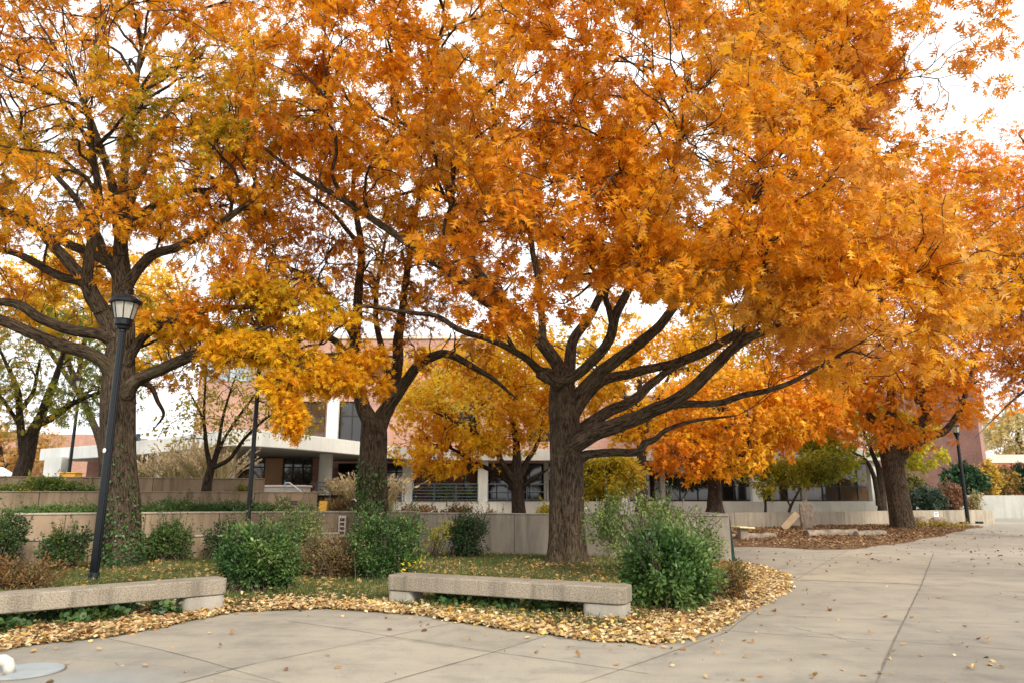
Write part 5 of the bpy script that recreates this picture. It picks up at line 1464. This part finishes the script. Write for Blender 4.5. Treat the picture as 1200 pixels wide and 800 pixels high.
# feathery ornamental grasses
def plume_grass(label, px, d, z, h, seed, n=110, w=.45):
    r = np.random.default_rng(seed)
    x = at(px, 560, d)[0]
    root = thing('pampas_grass', label, 'ornamental grass', (x, d, z), 0, 'pampas grasses before the building')
    b = r.normal(0, .12, (n, 3)); b[:, 2] = 0
    dirs = unit(np.stack([r.normal(0, .22, n), r.normal(0, .22, n), np.ones(n)], 1))
    ln = h * r.uniform(.6, 1.0, (n, 1))
    tip = b + dirs * ln * np.array([1.6 * w / .45, 1.6 * w / .45, 1])
    t = np.linspace(0, 1, 5)[None, :, None]
    cur = b[:, None] * (1 - t) + tip[:, None] * t + np.array([1, 1, -.2]) * ((t ** 3) * (tip - b)[:, None] * .25)
    V, Q, _ = tubes(cur, np.linspace(.007, .003, 5)[None] * np.ones((n, 1)), 3)
    mesh_np('stalks', V, [Q], M['board'], root)
    m = 26
    idx = np.repeat(np.arange(n // 2), m)
    f = r.uniform(.62, 1.0, len(idx)) * 3.999
    i = f.astype(int); ff = (f - i)[:, None]
    P = cur[idx, i] * (1 - ff) + cur[idx, i + 1] * ff
    dr = unit(cur[idx, i + 1] - cur[idx, i] + r.normal(size=P.shape) * .05)
    leaves('plumes', P, unit(dr + r.normal(size=P.shape) * .35), r.normal(size=P.shape), r.uniform(.10, .2, len(P)), pick([(.42, .30, .15), (.58, .45, .26), (.68, .57, .36)], len(P), r.random(len(P)), r), M['grass'], root, (OVAL_V * np.array([.5, 1, 1]), OVAL_F))
    k = 160
    bb = r.normal(0, .15, (k, 3)); bb[:, 2] = 0
    leaves('blades', bb, unit(np.stack([r.normal(0, .35, k), r.normal(0, .35, k), np.ones(k)], 1)), r.normal(size=(k, 3)), r.uniform(.5, .8, k) * h, pick([(.2, .2, .06), (.4, .33, .14), (.5, .42, .22)], k, r.random(k), r), M['grass'], root, (BLADE_V * np.array([.4, 1, 1]), BLADE_F))
for i, (px, d, h, lab) in enumerate([(165, 33.0, 2.2, 'pale feathery grass clump just right of the ivy clad trunk'), (201, 32.5, 2.0, 'small feathery grass clump right of the first round column'),
                                     (217, 32.0, 2.4, 'tall feathery grass clump left of the slender many stemmed tree'), (234, 31.5, 2.6, 'tallest feathery grass clump behind the slender many stemmed tree'),
                                     (256, 31.0, 2.3, 'feathery grass clump beside the second round column')]):
    plume_grass(lab, px, d, 1.62, h, 170 + i)
for i, (px, d, h, lab) in enumerate([(421, 37.0, 2.0, 'straw coloured grass clump at the railing left of the forked oak'), (452, 37.5, 1.9, 'straw coloured grass clump at the railing right of the forked oak'), (404, 38.5, 1.8, 'short straw grass clump behind the railing near the round column')]):
    plume_grass(lab, px, d, .9, h, 180 + i)

# ivy climbing the trunks
def ivy(label, path, cov, seed, n, size, pal):
    """path of (point, radius); cov(t, angle) -> probability"""
    r = np.random.default_rng(seed)
    A = catmull(np.array(path), 8)
    t = r.random(n * 4) ** 1.5; ang = r.uniform(0, 2 * np.pi, n * 4)
    ok = r.random(n * 4) < cov(t, ang); t, ang = t[ok][:n], ang[ok][:n]
    x = t * (len(A) - 1.001); i = x.astype(int); f = (x - i)[:, None]
    P = A[i] * (1 - f) + A[i + 1] * f
    nrm = np.stack([np.cos(ang), np.sin(ang), np.zeros(len(t))], 1)
    pos = P[:, :3] + nrm * (P[:, 3:4] * 1.02 + r.uniform(.005, .045, (len(t), 1)))
    base = A[0, :3]
    root = thing('climbing_ivy', label, 'ivy', tuple(base))
    ax = unit(np.array([0, 0, -.7]) + r.normal(size=pos.shape) * .5 + nrm * .3)
    leaves('foliage', pos - base, ax, unit(nrm + r.normal(size=pos.shape) * .4), size * r.uniform(.6, 1.3, len(t)), pick(pal, len(t), patch(pos, 3, seed), r), M['shrub_leaf'], root, (OVAL_V * np.array([1.5, 1, 1]), OVAL_F))
    sv, sq = [], []
    k = 9
    a0 = r.uniform(math.pi, 2 * math.pi, k)
    tt = np.linspace(0, .75, 14)
    cur = []
    for j in range(k):
        xi = tt * (len(A) - 1.001) * r.uniform(.5, 1); ii = xi.astype(int); fj = (xi - ii)[:, None]
        q = A[ii] * (1 - fj) + A[ii + 1] * fj
        aa = a0[j] + np.cumsum(r.normal(0, .12, 14))
        cur.append(q[:, :3] + np.stack([np.cos(aa), np.sin(aa), 0 * aa], 1) * (q[:, 3:4] * 1.03) - base)
    V, Q, _ = tubes(np.array(cur), np.full((k, 14), .012), 5)
    mesh_np('vine', V, [Q], M['stem'], root)
ivy('green ivy spreading up the trunk behind the near lamp post', L((142, 668, 16.6, .50), (143, 640, 16.6, .40), (143, 600, 16.6, .375), (140, 540, 16.6, .36), (138, 480, 16.6, .365)),
    lambda t, a: np.clip((.9 - t * 1.0), .02, 1) * (np.clip(.12 + np.cos(a + .9) * 1.0, .04, 1)) , 191, 1500, .06, PAL_GREEN[:3] + [(.09, .12, .05)])
ivy('thick dark ivy sleeve round the foot of the forked oak', L((441, 655, 19.3, .46), (440, 630, 19.3, .40), (438, 590, 19.3, .375), (437, 550, 19.3, .36), (438, 525, 19.3, .36)),
    lambda t, a: np.clip((1.25 - t * 1.45), .0, 1) * (np.clip(.35 + np.cos(a + 2.3) * 1.0, .03, 1)), 192, 3000, .085, PAL_DARK + PAL_GREEN[1:2])

# ================================================================== GROUND COVER (stuff)
rg = np.random.default_rng(301)
def stuff(o):
    o['kind'] = 'stuff'; return o
# grass of the lawn
nG = 90000
p = bed.sample(nG, rg, wmax=1.0, dens=lambda p, d: np.clip((d - .45) / .8, 0, 1) * (0.35 + .65 * patch(p, 1.1, 5)))
stuff(leaves('lawn_grass', p - np.array([0, 0, .01]), unit(np.stack([rg.normal(0, .45, nG), rg.normal(0, .45, nG), np.ones(nG)], 1)), rg.normal(size=(nG, 3)), rg.uniform(.05, .12, nG),
       pick([(.06, .085, .02), (.09, .125, .03), (.14, .17, .045), (.22, .2, .08)], nG, patch(p, .9, 6), rg), M['grass'], None, (BLADE_V * np.array([1.2, 1, 1]), BLADE_F)))
# dark ivy ground cover under and behind the benches
def strip(A, B, n, w0, w1, r):
    A, B = np.array(A), np.array(B)
    d = (B - A) / np.linalg.norm(B - A); nn = np.array([-d[1], d[0]])
    t, w = r.random(n), r.uniform(w0, w1, n)
    q = A + (B - A) * t[:, None] + nn * w[:, None]
    return np.stack([q[:, 0], q[:, 1], np.zeros(n)], 1)
q = np.concatenate([strip((-1.4, 11.0), (1.15, 9.9), 4200, -.12, .75, rg), strip((-7.4, 7.6), (-4.5, 10.3), 6500, -.22, .8, rg)])
q[:, 2] = .03 + rg.random(len(q)) ** 1.3 * .16
keep = patch(q * np.array([1, 1, 0]), 2.6, 8) > .30
for _px, _py in ((1.25, 10.05), (-1.5, 11.2), (-4.4, 10.6)):
    keep &= np.hypot(q[:, 0] - _px, q[:, 1] - _py) > .46
q = q[keep]
stuff(leaves('ivy_ground_cover', q, unit(rg.normal(size=q.shape) + np.array([0, 0, .2])), unit(rg.normal(size=q.shape) * .6 + np.array([0, -.35, 1])), rg.uniform(.05, .1, len(q)),
       pick(PAL_DARK + PAL_GREEN[:2], len(q), patch(q, 3, 9), rg), M['shrub_leaf'], None, (OVAL_V * np.array([1.5, 1, 1]), OVAL_F)))
# fallen leaves
def fallen(name, p, size, pal, seed, lift=.05, mat='dry_leaf', tpl=(DRY_V, DRY_F)):
    r = np.random.default_rng(seed)
    n = len(p)
    p = p + np.stack([np.zeros(n), np.zeros(n), r.random(n) ** 1.6 * lift + .004], 1)
    ang = r.uniform(0, 6.28, n)
    ax = unit(np.stack([np.cos(ang), np.sin(ang), r.normal(0, .25, n)], 1))
    nm = unit(np.array([0, 0, 1.0]) + r.normal(size=(n, 3)) * .32)
    flip = r.random(n) < .4
    nm[flip] *= -1
    p[flip, 2] += .025
    return stuff(leaves(name, p, ax, nm, size * r.uniform(.45, 1.4, n), pick(pal, n, np.clip(patch(p, 1.3, seed) * .4 + r.random(n) * .75 - .05, 0, 1), r), M[mat], None, tpl))
pe = bed.sample(20000, rg, wpow=1.25, wmax=.2, dens=lambda p, d: np.exp(-np.maximum(d - .5, 0) / .45) * np.clip(.25 + 1.3 * patch(p, 1.7, 44), 0, 1))
pe[:, :2] += rg.normal(0, .05, (len(pe), 2))
fallen('leaf_litter', pe, .064, PAL_DRY, 311, .03)
pm = bed.sample(9000, rg, dens=lambda p, d: .25 + .75 * (patch(p, .8, 12) > .5))
fallen('lawn_leaves', pm, .075, PAL_DRY[:5] + [(.66, .34, .05), (.7, .4, .08)], 312, .05, tpl=(OAK_V * np.array([1, 1, 1.2]), OAK_F))
pi_ = isl.sample(13000, rg)
fallen('mulch_leaves', pi_, .085, PAL_DRYB, 313, .04)
# leaves blown onto the paving
px_ = rg.uniform(-20, 1220, 3600); py_ = rg.uniform(640, 830, 3600)
P = np.array([(*gnd(a, b), 0.0) for a, b in zip(px_, py_)])
edge = np.array([np.min(np.linalg.norm(bed.A - q[:2], axis=1)) for q in P])
inside = np.array([any(np.linalg.norm(bed.A - q[:2], axis=1) < 0.02) or (q[1] > np.interp(q[0], bed.A[:135, 0], bed.A[:135, 1]) and q[0] < bed.A[140, 0]) for q in P])
pr = np.where(P[:, 0] > 2.6, .11, .03) + .95 * np.exp(-edge / .3)
sel = (~inside) & (rg.random(len(P)) < pr)
fallen('scattered_leaves', P[sel], .058, PAL_DRYB + PAL_DRY[1:5], 314, .004)
g2 = np.stack([rg.uniform(5, 24, 900), rg.uniform(17, 38, 900), np.zeros(900)], 1)
fallen('scattered_leaves', g2, .075, PAL_DRYB, 315, .004)

# ================================================================== SKY, SUN, CAMERA
SUN_AZ, SUN_EL = math.radians(152), math.radians(34)      # azimuth from +Y towards +X
w = bpy.data.worlds.new('World'); scene.world = w
w.use_nodes = True
nt = w.node_tree
bg = nt.nodes['Background']
sky = nt.nodes.new('ShaderNodeTexSky')
sky.sky_type = 'NISHITA'; sky.sun_disc = False
sky.sun_elevation = SUN_EL; sky.sun_rotation = SUN_AZ
sky.air_density = 1.0; sky.dust_density = 3.0; sky.ozone_density = 1.0
hs = nt.nodes.new('ShaderNodeHueSaturation'); hs.inputs['Saturation'].default_value = 0.25
nt.links.new(sky.outputs[0], hs.inputs['Color'])
tc = nt.nodes.new('ShaderNodeTexCoord')
cn = noise(nt, tc.outputs['Generated'], 1.6, 5, 0.55)
cl = ramp(nt, cn, [(0.3, (8.5, 8.7, 9.0)), (0.7, (12.0, 11.9, 11.6))])
mx = mix(nt, hs.outputs[0], cl, 0.8)
nt.links.new(mx, bg.inputs['Color'])
bg.inputs['Strength'].default_value = 0.12

sun = bpy.data.lights.new('sun', 'SUN')
sun.energy = 2.2; sun.angle = math.radians(12); sun.color = (1.0, .91, .76)
so = bpy.data.objects.new('sun', sun); COL.objects.link(so)
dirv = Vector((math.sin(SUN_AZ) * math.cos(SUN_EL), math.cos(SUN_AZ) * math.cos(SUN_EL), math.sin(SUN_EL)))
so.rotation_euler = dirv.to_track_quat('Z', 'Y').to_euler()
so.location = (20, -10, 30)

cam = bpy.data.cameras.new('camera')
cam.sensor_width = 36; cam.lens = F / 1200 * 36
cam.clip_end = 2000
cam.dof.use_dof = True; cam.dof.focus_distance = 14.5; cam.dof.aperture_fstop = 1.6
co = bpy.data.objects.new('camera', cam); COL.objects.link(co)
co.location = (0, 0, EYE); co.rotation_euler = (math.radians(90) + PITCH, 0, 0)
scene.camera = co

vs = scene.view_settings
vs.view_transform = 'Standard'; vs.look = 'None'; vs.gamma = 1; vs.use_curve_mapping = False
vs.exposure = 0.62
cy = scene.cycles
cy.use_denoising = True
cy.denoising_prefilter = 'NONE'
cy.max_bounces = 7; cy.diffuse_bounces = 4; cy.glossy_bounces = 2; cy.transmission_bounces = 4; cy.transparent_max_bounces = 4
